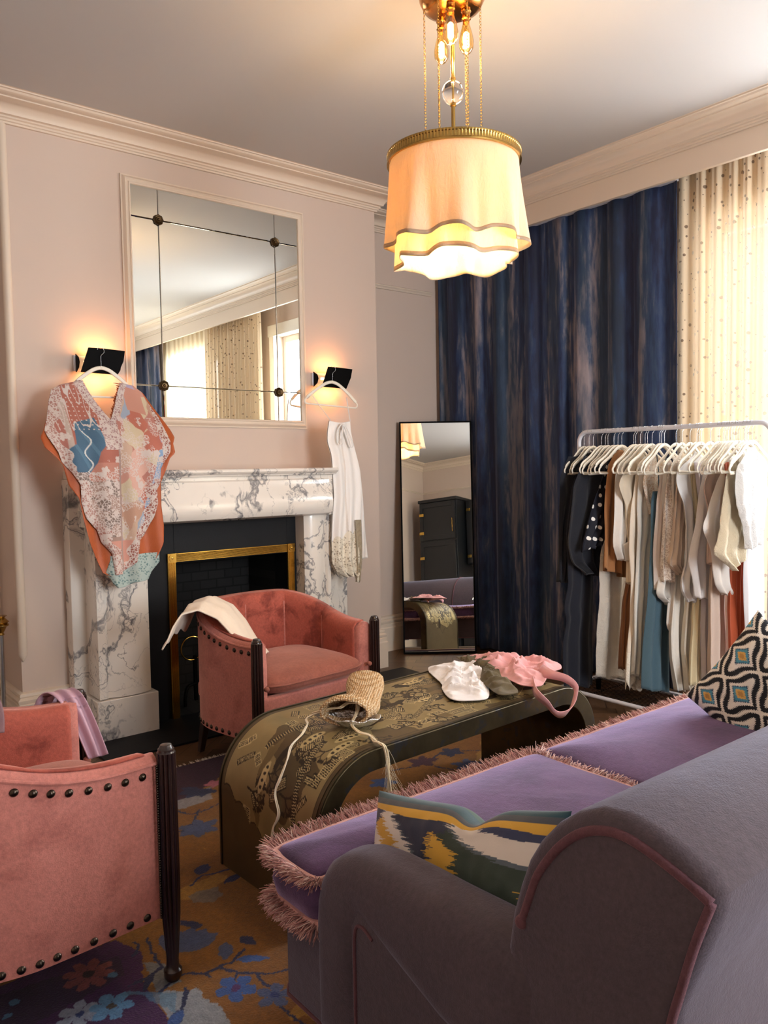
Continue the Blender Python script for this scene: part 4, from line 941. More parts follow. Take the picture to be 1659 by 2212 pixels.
def dish(u_, v_):
    a = u_*2*PI; r_ = .035+.055*v_; return Vector((1.715, 2.335, ZT+.001+.036*v_**1.6))+ax*(r_*.75*math.sin(a))+sd*(r_*1.15*math.cos(a))+Vector((0, 0, .004*math.sin(a*7)*v_))
o = MB().grid(dish, 48, 12, cu=True); o.f.append(tuple(range(47, -1, -1))); o = o.build('foil_dish', fo.m, solid=.002, angle=180, fix=False); tag(o, 'small crumpled silver dish under the near end of the knitted pouch', 'dish')
raf = N('blond_yarn'); g = raf.new('ShaderNodeNewGeometry'); raf.col(raf.ramp(g.outputs['Random Per Island'], [(0, rgb('#d8b988')), (.5, rgb('#ecd9b4')), (1, rgb('#f7efdc'))])); raf.set(Roughness=.5, Sheen_Weight=.4)
at(1.7, 2.35, ZT); q = MB()
def yarn(pts, nst, spread, r_, n=90, fray=0):
    ps = curve(pts, n)
    for s_ in range(nst):
        ph = random.random()*6; q.tube([p+Vector((math.sin(i*.16+ph)*spread, math.cos(i*.14+ph*2)*spread, abs(math.sin(i*.11+ph))*spread*.8)) for i, p in enumerate(ps)], r_, 6)
zt = ZT+.008
yarn([(1.635, 2.48, zt+.02), (1.672, 2.43, .60), (1.69, 2.38, .612), (1.72, 2.375, .625), (1.75, 2.36, .622), (1.725, 2.32, .605), (1.685, 2.30, .575), (1.668, 2.24, zt), (1.675, 2.19, zt), (1.655, 2.13, zt), (1.645, 2.093, zt+.004), (1.652, 2.074, .555), (1.66, 2.068, .50), (1.662, 2.064, .44), (1.668, 2.062, .375), (1.672, 2.06, .32)], 7, .0045, .0026, 140)
yarn([(1.70, 2.40, .61), (1.655, 2.46, .585), (1.62, 2.50, zt), (1.585, 2.44, zt), (1.55, 2.40, zt), (1.50, 2.36, zt-.006), (1.455, 2.35, .532), (1.425, 2.33, .49), (1.39, 2.32, .44), (1.373, 2.33, .39), (1.368, 2.30, .33), (1.366, 2.33, .27), (1.365, 2.35, .2)], 4, .0032, .0021, 130)
for k in range(60):
    z = .55-.2*random.random(); a = random.random()*6.28; p = Vector((1.662, 2.064, z)); d = Vector((.03*math.cos(a), -.012+.01*math.sin(a), -.05*random.random())); q.tube([p, p+d*.5+Vector((0, 0, -.01)), p+d*1.2+Vector((.01*math.sin(k), 0, -.04))], .0004, 3)
o = q.build('yarn_strand', raf.m, fix=False, angle=180); tag(o, 'loose pale blond yarn trailing from the pouch over both sides of the coffee table', 'yarn')

# ================================================================== PENDANT
PX, PY = 2.365, 2.442
L = thing('pendant_lamp', 'brass pendant lamp with a wavy two tier cream silk shade, chains and a crystal ball', 'lamp', (PX, PY, 2.36))
cn = N('copper_brass'); cn.col(rgb('#c4884a')); cn.set(Metallic=1.0, Roughness=.22); M['copper'] = cn.m
MB().lathe([(.03, 3.358), (.09, 3.364), (.118, 3.378), (.134, 3.41), (.139, 3.45), (.139, 3.489)], (PX, PY, 0), 64).build('canopy', M['copper'], L, angle=50)
MB().tube([(PX, PY, 3.37), (PX, PY, 3.08)], .0085, 12).tube([(PX, PY, 3.0), (PX, PY, 2.76)], .0085, 12).lathe([(.012, 3.085), (.012, 3.098)], (PX, PY, 0), 16).lathe([(.012, 2.985), (.012, 2.998)], (PX, PY, 0), 16).tube([(PX, PY, 2.98), (PX, PY, 3.10)], .003, 8).build('rod', M['brass'], L)
gn = N('crystal'); gn.set(**{'Transmission_Weight': 1.0}); gn.set(Roughness=0.0, IOR=1.5); gn.col((1, 1, 1)); MB().ball((PX, PY, 3.04), .047, 48, 32).build('crystal_ball', gn.m, L, angle=180)
fw2 = Vector((math.sin(yaw), math.cos(yaw), 0)); rt_ = Vector((math.cos(yaw), -math.sin(yaw), 0))
def chain(x, y, z0, z1):
    q = MB(); z = z0; k = 0
    while z > z1:
        a = k % 2; pts = []
        for j in range(10):
            t = j*2*PI/10; w_ = .0042*math.cos(t); h_ = .0075*math.sin(t); pts.append((x+(w_ if a else 0), y+(0 if a else w_), z+h_))
        q.tube(pts, .0012, 4, True); z -= .0118; k += 1
    return q
for k in range(6):
    a = k*PI/3+.30; chain(PX+.115*math.cos(a), PY+.115*math.sin(a), 3.37, 2.765).build('chain', M['brass'], L, fix=False, angle=180)
bg_ = N('amber_bulb_glass'); t1 = bg_.new('ShaderNodeBsdfTransparent'); t1.inputs[0].default_value = (1, .80, .42, 1); g1 = bg_.new('ShaderNodeBsdfGlossy'); g1.inputs['Roughness'].default_value = .05
mx = bg_.new('ShaderNodeMixShader'); lw = bg_.new('ShaderNodeLayerWeight'); lw.inputs[0].default_value = .25; bg_.l.new(lw.outputs['Facing'], mx.inputs[0]); bg_.l.new(t1.outputs[0], mx.inputs[1]); bg_.l.new(g1.outputs[0], mx.inputs[2]); bg_.l.new(mx.outputs[0], bg_.out.inputs[0])
def emit(name, c, s_):
    n = N(name); n.col(c); n.set(Emission_Color=c, Emission_Strength=s_); return n.m
M['filament'] = emit('glowing_filament', (1, .72, .32), 28)
def bulb(p, parent, k=1.0):
    x, y, z = p
    MB().lathe([(.017*k, .062), (.019*k, .05), (.021*k, .045), (.017*k, .040), (.017*k, .02), (.020*k, .016), (.014*k, .012), (.014*k, 0)][::-1], (x, y, z), 20).tube([(x, y, z+.05), (x, y, z+.10)], .005, 8).build('bulb_holder', M['copper'], parent, angle=40)
    MB().lathe([(.012, .004), (.015, -.006), (.025, -.04), (.031, -.072), (.029, -.098), (.016, -.118), (.001, -.124)], (x, y, z), 24).build('bulb_glass', bg_.m, parent, angle=180)
    MB().lathe([(.005, -.034), (.0125, -.042), (.0125, -.092), (.005, -.100)], (x, y, z), 12).build('filament', M['filament'], parent)
for dx, dz in ((-.042, 3.300), (-.012, 3.325), (.056, 3.310)):
    d_ = {-.042: .045, -.012: -.055, .056: -.01}[dx]; p = Vector((PX, PY, 0))+rt_*dx+fw2*d_; bulb((p.x, p.y, dz), L, 1.0); point('bulb_light', (p.x, p.y, dz-.15), 1.6, (1, .58, .28), .03)
# ring with reeded band
R0 = .272
MB().rings([[(PX+(r_+.0014*math.cos(a*130)*(1 if .01 < z-2.748 < .032 else 0))*math.cos(a), PY+(r_+.0014*math.cos(a*130)*(1 if .01 < z-2.748 < .032 else 0))*math.sin(a), z) for a in [k*2*PI/780 for k in range(780)]] for r_, z in ((R0-.003, 2.748), (R0+.006, 2.748), (R0+.0065, 2.754), (R0+.004, 2.757), (R0+.004, 2.778), (R0+.0065, 2.781), (R0+.0065, 2.788), (R0-.003, 2.788), (R0-.003, 2.748))], False).build('ring_band', M['brass'], L, angle=30)
q = MB()
for k in range(6):
    a = k*PI/3+.30; q.tube([(PX, PY, 2.765), (PX+R0*math.cos(a), PY+R0*math.sin(a), 2.765)], .003, 6)
q.build('spider', M['brass'], L)
def silk(name, c, em):
    n = N(name); v = n.coord(); d = n.new('ShaderNodeBsdfDiffuse'); t = n.new('ShaderNodeBsdfTranslucent'); g = n.new('ShaderNodeBsdfGlossy'); g.inputs['Roughness'].default_value = .4
    d.inputs[0].default_value = (*rgb(c), 1); t.inputs[0].default_value = (*rgb('#fff0d2'), 1); bp = n.new('ShaderNodeBump'); bp.inputs['Strength'].default_value = .6; bp.inputs['Distance'].default_value = .012
    mp = n.new('ShaderNodeMapping'); n.l.new(v, mp.inputs[0]); mp.inputs['Scale'].default_value = (1, 1, .45); n.l.new(n.noise(mp.outputs[0], 28, 6, .7, .8), bp.inputs['Height'])
    for s_ in (d, t, g): n.l.new(bp.outputs[0], s_.inputs['Normal'])
    m1 = n.new('ShaderNodeMixShader'); m1.inputs[0].default_value = .5; n.l.new(d.outputs[0], m1.inputs[1]); n.l.new(t.outputs[0], m1.inputs[2])
    m2 = n.new('ShaderNodeMixShader'); m2.inputs[0].default_value = .05; n.l.new(m1.outputs[0], m2.inputs[1]); n.l.new(g.outputs[0], m2.inputs[2]); n.l.new(m2.outputs[0], n.out.inputs[0]); return n.m
M['silk'] = silk('cream_silk', '#f6ead6', 0); M['hem'] = silk('hem_band', '#b9ad9c', 0)
def tier(rt0, rb, zt, zb, amp, k_, seed, par):
    def wv(a, v_): return v_**1.3*amp*(math.sin(k_*a+seed)+.5*math.sin((k_*2+1)*a+seed*2)+.35*math.sin((k_+3)*a+seed*3))+.0035*nz(a*6, seed)*(.5+v_)
    def f(u_, v_):
        a = u_*2*PI; r_ = rt0+(rb-rt0)*v_+wv(a, v_); z = zt-(zt-zb)*v_+v_*.012*math.sin(k_*a+seed+1.5); return (PX+r_*math.cos(a), PY+r_*math.sin(a), z)
    MB().grid(f, 260, 30, cu=True).build('silk_shade', M['silk'], par, solid=.0012, fix=False, angle=180)
    MB().grid(lambda u_, v_: (lambda p: (PX+(p[0]-PX)*1.004, PY+(p[1]-PY)*1.004, p[2]-.0005))(f(u_, .955+.047*v_)), 260, 3, cu=True).build('shade_hem', M['hem'], par, solid=.001, fix=False, angle=180)
tier(R0-.006, R0+.010, 2.752, 2.415, .020, 8, .7, L)
tier(R0-.03, R0-.030, 2.750, 2.345, .018, 6, 2.1, L)
for k in range(3):
    a = k*2*PI/3+.5; p = (PX+.09*math.cos(a), PY+.09*math.sin(a), 2.60); bulb((p[0], p[1], 2.66), L); point('shade_light', (p[0], p[1], 2.58), 11, (1, .76, .44), .05)

# ================================================================== SCONCES
def sconce(x, label):
    S = thing('wall_sconce', label, 'wall light', (x, 4.66, 2.12))
    MB().box((x-.13, 4.642, 2.075), (x+.13, 4.659, 2.165)).build('wall_plate', M['white_metal'], S, bevel=.004)
    for sx in (-1, 1):
        a = x+sx*.118; MB().prism([(4.645, 2.068), (4.645, 2.172), (4.60, 2.15), (4.585, 2.12), (4.60, 2.09)], 'x', a-.002, a+.002).build('side_cheek', M['black'], S, smooth=False)
    q = MB(); vs = []
    for i in range(2):
        for (a, z, y) in ((-.105, 2.192, 4.50), (-.02, 2.193, 4.50), (.125, 2.188, 4.50), (.118, 2.13, 4.51), (.08, 2.052, 4.52), (-.15, 2.056, 4.52)): vs.append((x+a*.9, y+.004*i, z))
    q.add(vs, [(0, 1, 2, 3, 4, 5), (11, 10, 9, 8, 7, 6)]+[(i, 6+i, 6+(i+1) % 6, (i+1) % 6) for i in range(6)])
    q.build('shade_plate', M['black'], S, smooth=False, bevel=.003)
    MB().tube([(x, 4.645, 2.12), (x, 4.515, 2.12)], .008, 8).build('arm', M['black'], S)
    MB().box((x-.09, 4.585, 2.112), (x+.09, 4.6, 2.128)).build('lamp_tube', emit('sconce_glow', (1, .55, .22), 6), S, smooth=False)
    for z, s_ in ((2.175, 1), (2.065, -1)):
        l = area('sconce_light', (x, 4.585, z), .17, .04, .8, (1, .38, .11), (0, .55, s_))
    return S
sconce(1.63, 'black wall sconce left of the overmantel mirror, with the patchwork kaftan hung on it')
sconce(3.245, 'black wall sconce right of the overmantel mirror, with the white slip hung on it')

# ================================================================== HANGERS
def hanger_parts(parent, hx=.215, sc=1.0, hook_h=.10):
    """local: x across, hook up; origin at the hook's top inside"""
    H = hook_h; q = MB()
    arch = [(-hx, -H-.118), (-hx+.02, -H-.098), (-.12, -H-.062), (-.075, -H-.028), (-.04, -H-.006), (0, -H+.004), (.04, -H-.006), (.075, -H-.028), (.12, -H-.062), (hx-.02, -H-.098), (hx, -H-.118)]
    ps = curve([(a, 0, b) for a, b in arch], 40)
    q.tube(ps, [.0036 for p in ps], 8, flat=3.0)
    low = curve([(-hx, 0, -H-.118), (-hx-.012, 0, -H-.135), (-hx-.006, 0, -H-.152), (-hx+.02, 0, -H-.157), (0, 0, -H-.157), (hx-.02, 0, -H-.157), (hx+.006, 0, -H-.152), (hx+.012, 0, -H-.135), (hx, 0, -H-.118)], 44)
    q.tube(low, .0036, 8, flat=1.7); q.tube([(0, 0, -H), (0, 0, -H+.014)], .006, 8)
    a_ = q.build('hanger_body', M['hanger'], parent, fix=True, angle=180)
    hk = [(0, 0, -H+.01), (0, 0, -.035), (.006, 0, -.022), (.017, 0, -.012), (.019, 0, .003), (.011, 0, .015), (-.001, 0, .0185), (-.013, 0, .014), (-.019, 0, .002)]
    b_ = MB().tube(curve(hk, 34), .0013, 6).build('hook', M['chrome'], parent, angle=180); return a_, b_
h = thing('clothes_hanger', 'ivory flocked hanger carrying the patchwork kaftan, hooked over the left sconce', 'hanger', (0, 0, 0)); hanger_parts(h, .175, hook_h=.10); h.location = (1.60, 4.492, 2.178)
h.rotation_euler = (0, 0, 0)
h = thing('clothes_hanger', 'ivory flocked hanger carrying the white slip, hooked over the right sconce', 'hanger', (0, 0, 0)); hanger_parts(h, .18, hook_h=.095); h.location = (3.19, 4.50, 2.180); h.rotation_euler = (0, math.radians(4), math.radians(-14))

# ---------------------------------------------------------------- kaftan
KF = [(1.467, 1.997), (1.382, 1.975), (1.333, 1.944), (1.307, 1.88), (1.28, 1.802), (1.244, 1.718), (1.256, 1.68), (1.297, 1.607), (1.312, 1.557), (1.358, 1.5), (1.397, 1.435), (1.397, 1.342), (1.419, 1.262), (1.481, 1.193), (1.5, 1.126), (1.549, 1.063), (1.56, 0.944)]
KFR = [(1.687, 2.006), (1.787, 1.989), (1.832, 1.954), (1.861, 1.879), (1.891, 1.804), (1.901, 1.736), (1.911, 1.667), (1.900, 1.606), (1.883, 1.575), (1.845, 1.515), (1.839, 1.439), (1.812, 1.401), (1.815, 1.325), (1.793, 1.25), (1.742, 1.154), (1.71, 1.126), (1.687, 1.007), (1.66, .985), (1.61, .96)]
KO = [(1.467, 1.990), (1.382, 1.968), (1.333, 1.938), (1.307, 1.875), (1.28, 1.80), (1.24, 1.72), (1.218, 1.683), (1.232, 1.628), (1.285, 1.579), (1.318, 1.543), (1.342, 1.436), (1.388, 1.364), (1.405, 1.255), (1.436, 1.13), (1.475, 1.032), (1.505, 0.957), (1.56, .935)]
KOR = [(1.687, 2.0), (1.79, 1.982), (1.84, 1.95), (1.87, 1.89), (1.907, 1.805), (1.933, 1.737), (1.945, 1.691), (1.924, 1.652), (1.928, 1.602), (1.899, 1.575), (1.872, 1.491), (1.843, 1.439), (1.838, 1.309), (1.85, 1.193), (1.843, 1.101), (1.79, 1.0), (1.76, .96)]
def neck(x, z): return z > 1.789 and abs(x-1.588) < .105*((z-1.789)/.215)**.85
def ky(z): return 4.475-.220*sm((2.0-z)/.42)
def wk(x, z): return .012*math.sin(x*46+z*3)*sm((1.9-z)/.5)+.006*nz(x*9, z*4, 4)
K_BLUE = [(1.378, 1.763), (1.496, 1.794), (1.53, 1.65), (1.489, 1.606), (1.472, 1.549), (1.397, 1.442), (1.307, 1.607), (1.37, 1.649)]
def inpoly(x, y, p):
    c = False
    for (x0, y0), (x1, y1) in zip(p, p[1:]+p[:1]):
        if (y0 > y) != (y1 > y) and x < (x1-x0)*(y-y0)/(y1-y0)+x0: c = not c
    return c
def lace(x, z, s_=95, th_=.22):
    d, _ = noise.voronoi(Vector((x*s_, z*s_, 0))); return d[1]-d[0] < th_ or d[0] < .10
def flowers(x, z, s_=26):
    d, p = noise.voronoi(Vector((x*s_, z*s_, 5))); v = Vector((x*s_, z*s_, 5))-p[0]; a = math.atan2(v.y, v.x); r_ = d[0]; return r_ < .26+.14*abs(math.cos(2.5*a)) and r_ > .06
PATCH = ['#c08d7e', '#b3786b', '#d0a596', '#a9c', '#bfa28e', '#b56a58', '#9aa4b4', '#c8b89c', '#c9a9a6', '#b8907a']
PATCH[3] = '#a99cb4'
def kcol(x, z):
    L_, R_e = interp(KF, z), interp(KFR, z); e = min(x-L_, R_e-x); cx = 1.592
    base = '#b97f6e'
    if z < 1.13: base = '#c99080' if x < 1.66 else '#c7a98b'
    elif x > cx:
        d, p = noise.voronoi(Vector((x*13+.35*nz(x*20, z*20), z*8, 2))); base = PATCH[int((p[0].x*7.3+p[0].y*3.1) % 1*10) % 10] if True else base
        if abs((x-1.79)-(z-1.45)*.30) < .022 and z < 1.62 and z > 1.30: base = '#86a0c0'
        if 1.83 < z+.3*(x-1.75) < 1.97 and x > 1.70 and x < 1.80: base = '#c08a78'
    elif inpoly(x, z, K_BLUE): base = '#46667f' if (x+z*.6) % .09 > .02 else '#54788f'
    elif z > 1.55: base = '#a96555' if x > 1.36 else '#b9a79c'
    elif z < 1.45: base = '#a08478'
    if x < 1.33 and z < 1.78: base = '#ab6c60'
    w_ = '#cdbfb8'
    nk = abs(abs(x-1.588)-.105*(max(0, z-1.789)/.215)**.85) if z > 1.78 else (abs(x-1.575) if z > 1.60 else 9)
    if nk < .055 and z > 1.62 and (x < cx or nk < .038): return w_ if lace(x, z, 85, .20) or flowers(x, z, 34) else '#a07a78'
    if abs(x-cx) < .004: return '#a58c84'
    if e < .055+.012*math.sin(z*60) and (z < 1.46 or x < 1.36 or x > 1.84): return w_ if lace(x, z, 75, .17) or flowers(x, z, 26) else '#96584c' if x > 1.6 else '#a97b70'
    if x < cx and z < 1.50 and z > 1.15: return w_ if (lace(x, z, 70, .13) or flowers(x, z, 22) and e > .1) else ('#7c6a62' if nz(x*14, z*14) > .05 else base)
    if x > cx and z > 1.14 and z < 1.80: return w_ if (lace(x, z, 75, .12) and nz(x*16, z*10, 7) > -.08) or (flowers(x, z, 17) and nz(x*9, z*9, 1) > .12) else base
    if z < 1.14 and x > 1.655: return '#dccaa8' if lace(x, z, 120, .25) else '#b59674'
    if x < cx and z > 1.72: return w_ if (abs(nz(x*30, z*8)) < .05 or (x*40 % 1 < .28 and z*40 % 1 < .28)) else base
    if inpoly(x, z, K_BLUE): return '#cfd0cc' if abs(x-1.43-.02*math.sin(z*50)) < .004 else base
    return w_ if flowers(x, z, 16) and z < 1.75 else base
KF, KFR, KO, KOR = [[(a-.018, b) for a, b in L_] for L_ in (KF, KFR, KO, KOR)]
K = thing('patchwork_kaftan', 'pink and blue patchwork lace kaftan lined in burnt orange hanging on the left sconce', 'kaftan', (1.6, 4.4, .9))
def layer(name, Lp, Rp, zt, zb, dy, nu, nv, mat_, colf=None, cutn=0, slack=0):
    q = MB(); cols = []
    vs = []
    for j in range(nv):
        z0 = zt-(zt-zb)*j/(nv-1)
        for i in range(nu):
            u_ = i/(nu-1); zz = z0; l_, r_ = interp(Lp, zz), interp(Rp, zz); x = l_+(r_-l_)*u_; edge = 1-min(1, min(u_, 1-u_)*7)
            vs.append((x, ky(zz)+dy+wk(x, zz)*(1 if dy > 0 else 1.0)+.012*edge*edge*(-1 if dy > 0 else 1), zz)); 
            if colf: cols.append(rgb(colf(x, zz)))
    fs = []
    for j in range(nv-1):
        for i in range(nu-1):
            a = j*nu+i; cx_ = (vs[a][0]+vs[a+nu+1][0])/2; cz = (vs[a][2]+vs[a+nu+1][2])/2
            shoulder = 2.006-.10*max(0, abs(cx_-1.58)-.11)
            if (cutn and neck(cx_, cz)) : continue
            fs.append((a, a+1, a+nu+1, a+nu))
    q.add(vs, fs)
    if colf: q.c = np.array(cols, np.float32)
    return q.build(name, mat_, K, fix=False, angle=180, solid=.0015)
kn_, _ = vcol('patchwork_lace', .75, sheen=.1); kn_.bump(kn_.noise(kn_.coord(), 200, 3), .3, .004)
layer('lace_front', KF, KFR, 2.004, .947, -.022, 230, 340, kn_.m, kcol, 1)
M['orange'] = cloth('burnt_orange_silk', '#c0602c', '#9a4419', .2, 5, rough=.5)
layer('orange_lining', KO, KOR, 2.0, .938, .004, 60, 90, M['orange'], None, 1)
HL, HR = [(1.50, .957), (1.525, 1.03), (1.52, .93), (1.535, .90), (1.56, .873)], [(1.80, 1.04), (1.80, .997), (1.763, .947), (1.74, .90), (1.66, .895), (1.60, .873)]
hn, _ = vcol('teal_lace', .8); layer('teal_lace_hem', HL, HR, 1.05, .875, -.010, 90, 60, hn.m, lambda x, z: '#a9b9b4' if lace(x, z, 70, .3) or flowers(x, z, 24) else '#5f7c7c')

# ---------------------------------------------------------------- slip dress
SLl = [(3.067, 1.82), (3.053, 1.752), (3.046, 1.675), (3.062, 1.597), (3.058, 1.46), (3.067, 1.323), (3.051, 1.167), (3.044, 1.02), (3.044, 0.873), (3.061, 0.841), (3.09, .80), (3.13, .765)]
SLr = [(3.236, 1.815), (3.241, 1.755), (3.257, 1.656), (3.278, 1.476), (3.288, 1.356), (3.275, 1.154), (3.268, 1.05), (3.272, .873), (3.275, .80), (3.25, .765)]
SD = thing('slip_dress', 'white satin slip dress with ribbon ties and a crochet lace hem on the right sconce', 'dress', (3.15, 4.4, .8))
def slipf(dy, amp, nu=150, nv=230):
    q = MB(); vs = []; cols = []
    for j in range(nv):
        v_ = j/(nv-1)
        for i in range(nu):
            u_ = i/(nu-1); zb = .80-.035*abs(math.sin(u_*9))-.04*(u_ > .85); z = 1.818-(1.818-zb)*v_-.012*math.sin(u_*PI)*(1-v_); l_, r_ = interp(SLl, z), interp(SLr, z); x = l_+(r_-l_)*u_
            y = 4.385-.045*sm((1.75-z)/.3)+dy+amp*math.sin(u_*17+1.5*v_)*(.35+v_)+.004*nz(x*20, z*4)+(.008*(abs(u_*2-1)**4))*(1 if dy < 0 else -1)
            vs.append((x, y, z)); dl = z < 1.02+.35*(x-3.05)+.02*math.sin(x*70)
            c = '#f2ece6'
            if dl: c = '#e9dfcb' if (lace(x, z, 80, .28) or flowers(x, z, 26) or abs((z*22) % 1-.5) > .43) else '#a08f78'
            elif abs(x-(3.155+.03*(1.5-z)*.3)) < .006 and z < 1.7: c = '#e0d6cc'
            cols.append(rgb(c))
    q.add(vs, [(j*nu+i, j*nu+i+1, (j+1)*nu+i+1, (j+1)*nu+i) for j in range(nv-1) for i in range(nu-1)]); q.c = np.array(cols, np.float32); return q
sn, _ = vcol('white_satin', .45, sheen=.2); sn.bump(sn.noise(sn.coord(), 180, 2), .15, .003)
slipf(-.014, .010).build('bodice_front', sn.m, SD, fix=False, angle=180, solid=.0015); slipf(.012, .008, 60, 70).build('bodice_back', sn.m, SD, fix=False, angle=180, solid=.0015)
M['satin'] = cloth('satin_ribbon', '#f3eee8', '#e2d9d2', .1, 9, rough=.4)
def satin_strip(pts, w_, name, n=30, par=None):
    ps = curve(pts, n); q = MB(); q.v = [v_ for p in ps for v_ in ((p.x-w_/2, p.y, p.z), (p.x+w_/2, p.y, p.z))]; q.f = [(2*i, 2*i+1, 2*i+3, 2*i+2) for i in range(n-1)]; return q.build(name, M['satin'], par or SD, solid=.0015, fix=False, angle=180)
satin_strip([(3.012, 4.49, 1.990), (3.03, 4.45, 1.93), (3.07, 4.37, 1.82)], .008, 'shoulder_strap'); satin_strip([(3.264, 4.45, 1.982), (3.255, 4.42, 1.90), (3.232, 4.37, 1.815)], .008, 'shoulder_strap')
satin_strip([(3.15, 4.35, 1.80), (3.11, 4.345, 1.75), (3.10, 4.335, 1.67), (3.13, 4.33, 1.66), (3.14, 4.335, 1.72), (3.155, 4.345, 1.795)], .012, 'ribbon_tie'); satin_strip([(3.155, 4.345, 1.795), (3.19, 4.34, 1.74), (3.22, 4.33, 1.66), (3.20, 4.33, 1.64), (3.18, 4.335, 1.70), (3.15, 4.35, 1.80)], .014, 'ribbon_tie')
def panel(u_, v_):
    z = 1.36-.48*v_; l_ = 3.27+.005*v_; r_ = 3.288+.048*v_; return (l_+(r_-l_)*u_, 4.33+.006*math.sin(u_*5+v_*4), z)
MB().grid(panel, 12, 40).build('side_panel', M['satin'], SD, fix=False, angle=180, solid=.0015)
MB().grid(lambda u_, v_: (3.222+.048*u_*(1-.75*v_**3)+.018*v_, 4.318+.005*math.sin(u_*6), 1.15-.43*v_+.03*abs(u_-.5)*v_), 10, 40).build('lace_tail', cloth('crochet_lace', '#cfc0a4', '#95846a', .8, 60), SD, fix=False, angle=180, solid=.002)

# ================================================================== CLOTHES RAIL
BX, BZ, Y0, Y1 = 4.20, 1.705, 3.215, 1.985
Rk = thing('clothes_rail', 'white tubular metal garment rail crowded with clothes in front of the curtains', 'clothes rail', (BX, 2.6, 0))
c_ = .065
def corner(a, b): return [(BX, a+(b-a)*(1-math.cos(t*PI/12)), BZ-c_+c_*math.sin(t*PI/12)) for t in range(7)]
pth = [(BX, Y0, .10)]+corner(Y0, Y0-c_)+corner(Y1, Y1+c_)[::-1]+[(BX, Y1, .10)]
MB().tube(pth, .0135, 16).build('rail_tube', M['white_metal'], Rk, angle=180)
q = MB()
for y in (Y0, Y1): q.tube([(BX-.2, y, .085), (BX+.2, y, .085)], .0125, 12)
for x in (BX-.2, BX+.2): q.tube([(x, Y0, .085), (x, Y1, .085)], .0125, 12)
q.build('base_frame', M['white_metal'], Rk)
q = MB()
for k in range(1, 17): q.tube([(BX-.2+.4*k/17, Y0, .092), (BX-.2+.4*k/17, Y1, .092)], .002, 5)
for k in range(1, 5): q.tube([(BX-.2, Y0+(Y1-Y0)*k/5, .096), (BX+.2, Y0+(Y1-Y0)*k/5, .096)], .002, 5)
q.build('wire_shelf', M['black'], Rk)
q = MB()
for x in (BX-.2, BX+.2):
    for y in (Y0, Y1): q.lathe([(.015, .002), (.017, .03), (.017, .075)], (x, y, 0), 12)
q.build('foot', M['black'], Rk)
HY = [3.177, 3.138, 3.106, 3.042, 3.016, 2.998, 2.953, 2.922, 2.897, 2.812, 2.798, 2.768, 2.735, 2.72, 2.687, 2.64, 2.626, 2.608, 2.535, 2.495, 2.447, 2.404, 2.391, 2.378, 2.323, 2.274, 2.249, 2.237, 2.221, 2.205, 2.189, 2.173, 2.161, 2.13, 2.11, 2.091]
h0 = thing('clothes_hanger', '', 'hanger', (0, 0, 0)); hanger_parts(h0, .205)
for i, y in enumerate(HY):
    if i == 0: h = h0
    else:
        h = h0.copy(); COL.objects.link(h)
        for ch in list(h0.children):
            d = ch.copy(); COL.objects.link(d); d.parent = h
    nth = ['first', 'second', 'third', 'fourth', 'fifth', 'sixth', 'seventh', 'eighth', 'ninth', 'tenth', 'eleventh', 'twelfth']
    e = i % 12; zone = ('from the left end of the rail, holding dark clothes', 'of the middle stretch of the rail', 'of the crowded right stretch of the rail')[i//12]
    h['label'] = 'ivory flocked hanger, %s hook %s' % (nth[e], zone if i//12 else ('from the left end of the rail, holding dark clothes' if i < 9 else 'from the left end of the rail')); h['group'] = 'ivory hangers on the white clothes rail'
    h.location = (BX, y, BZ-.003); h.rotation_euler = (0, math.radians(rng.uniform(-2, 2)), math.radians(rng.uniform(-5, 5)))
    if math.cos(0): h.rotation_euler.z += 0
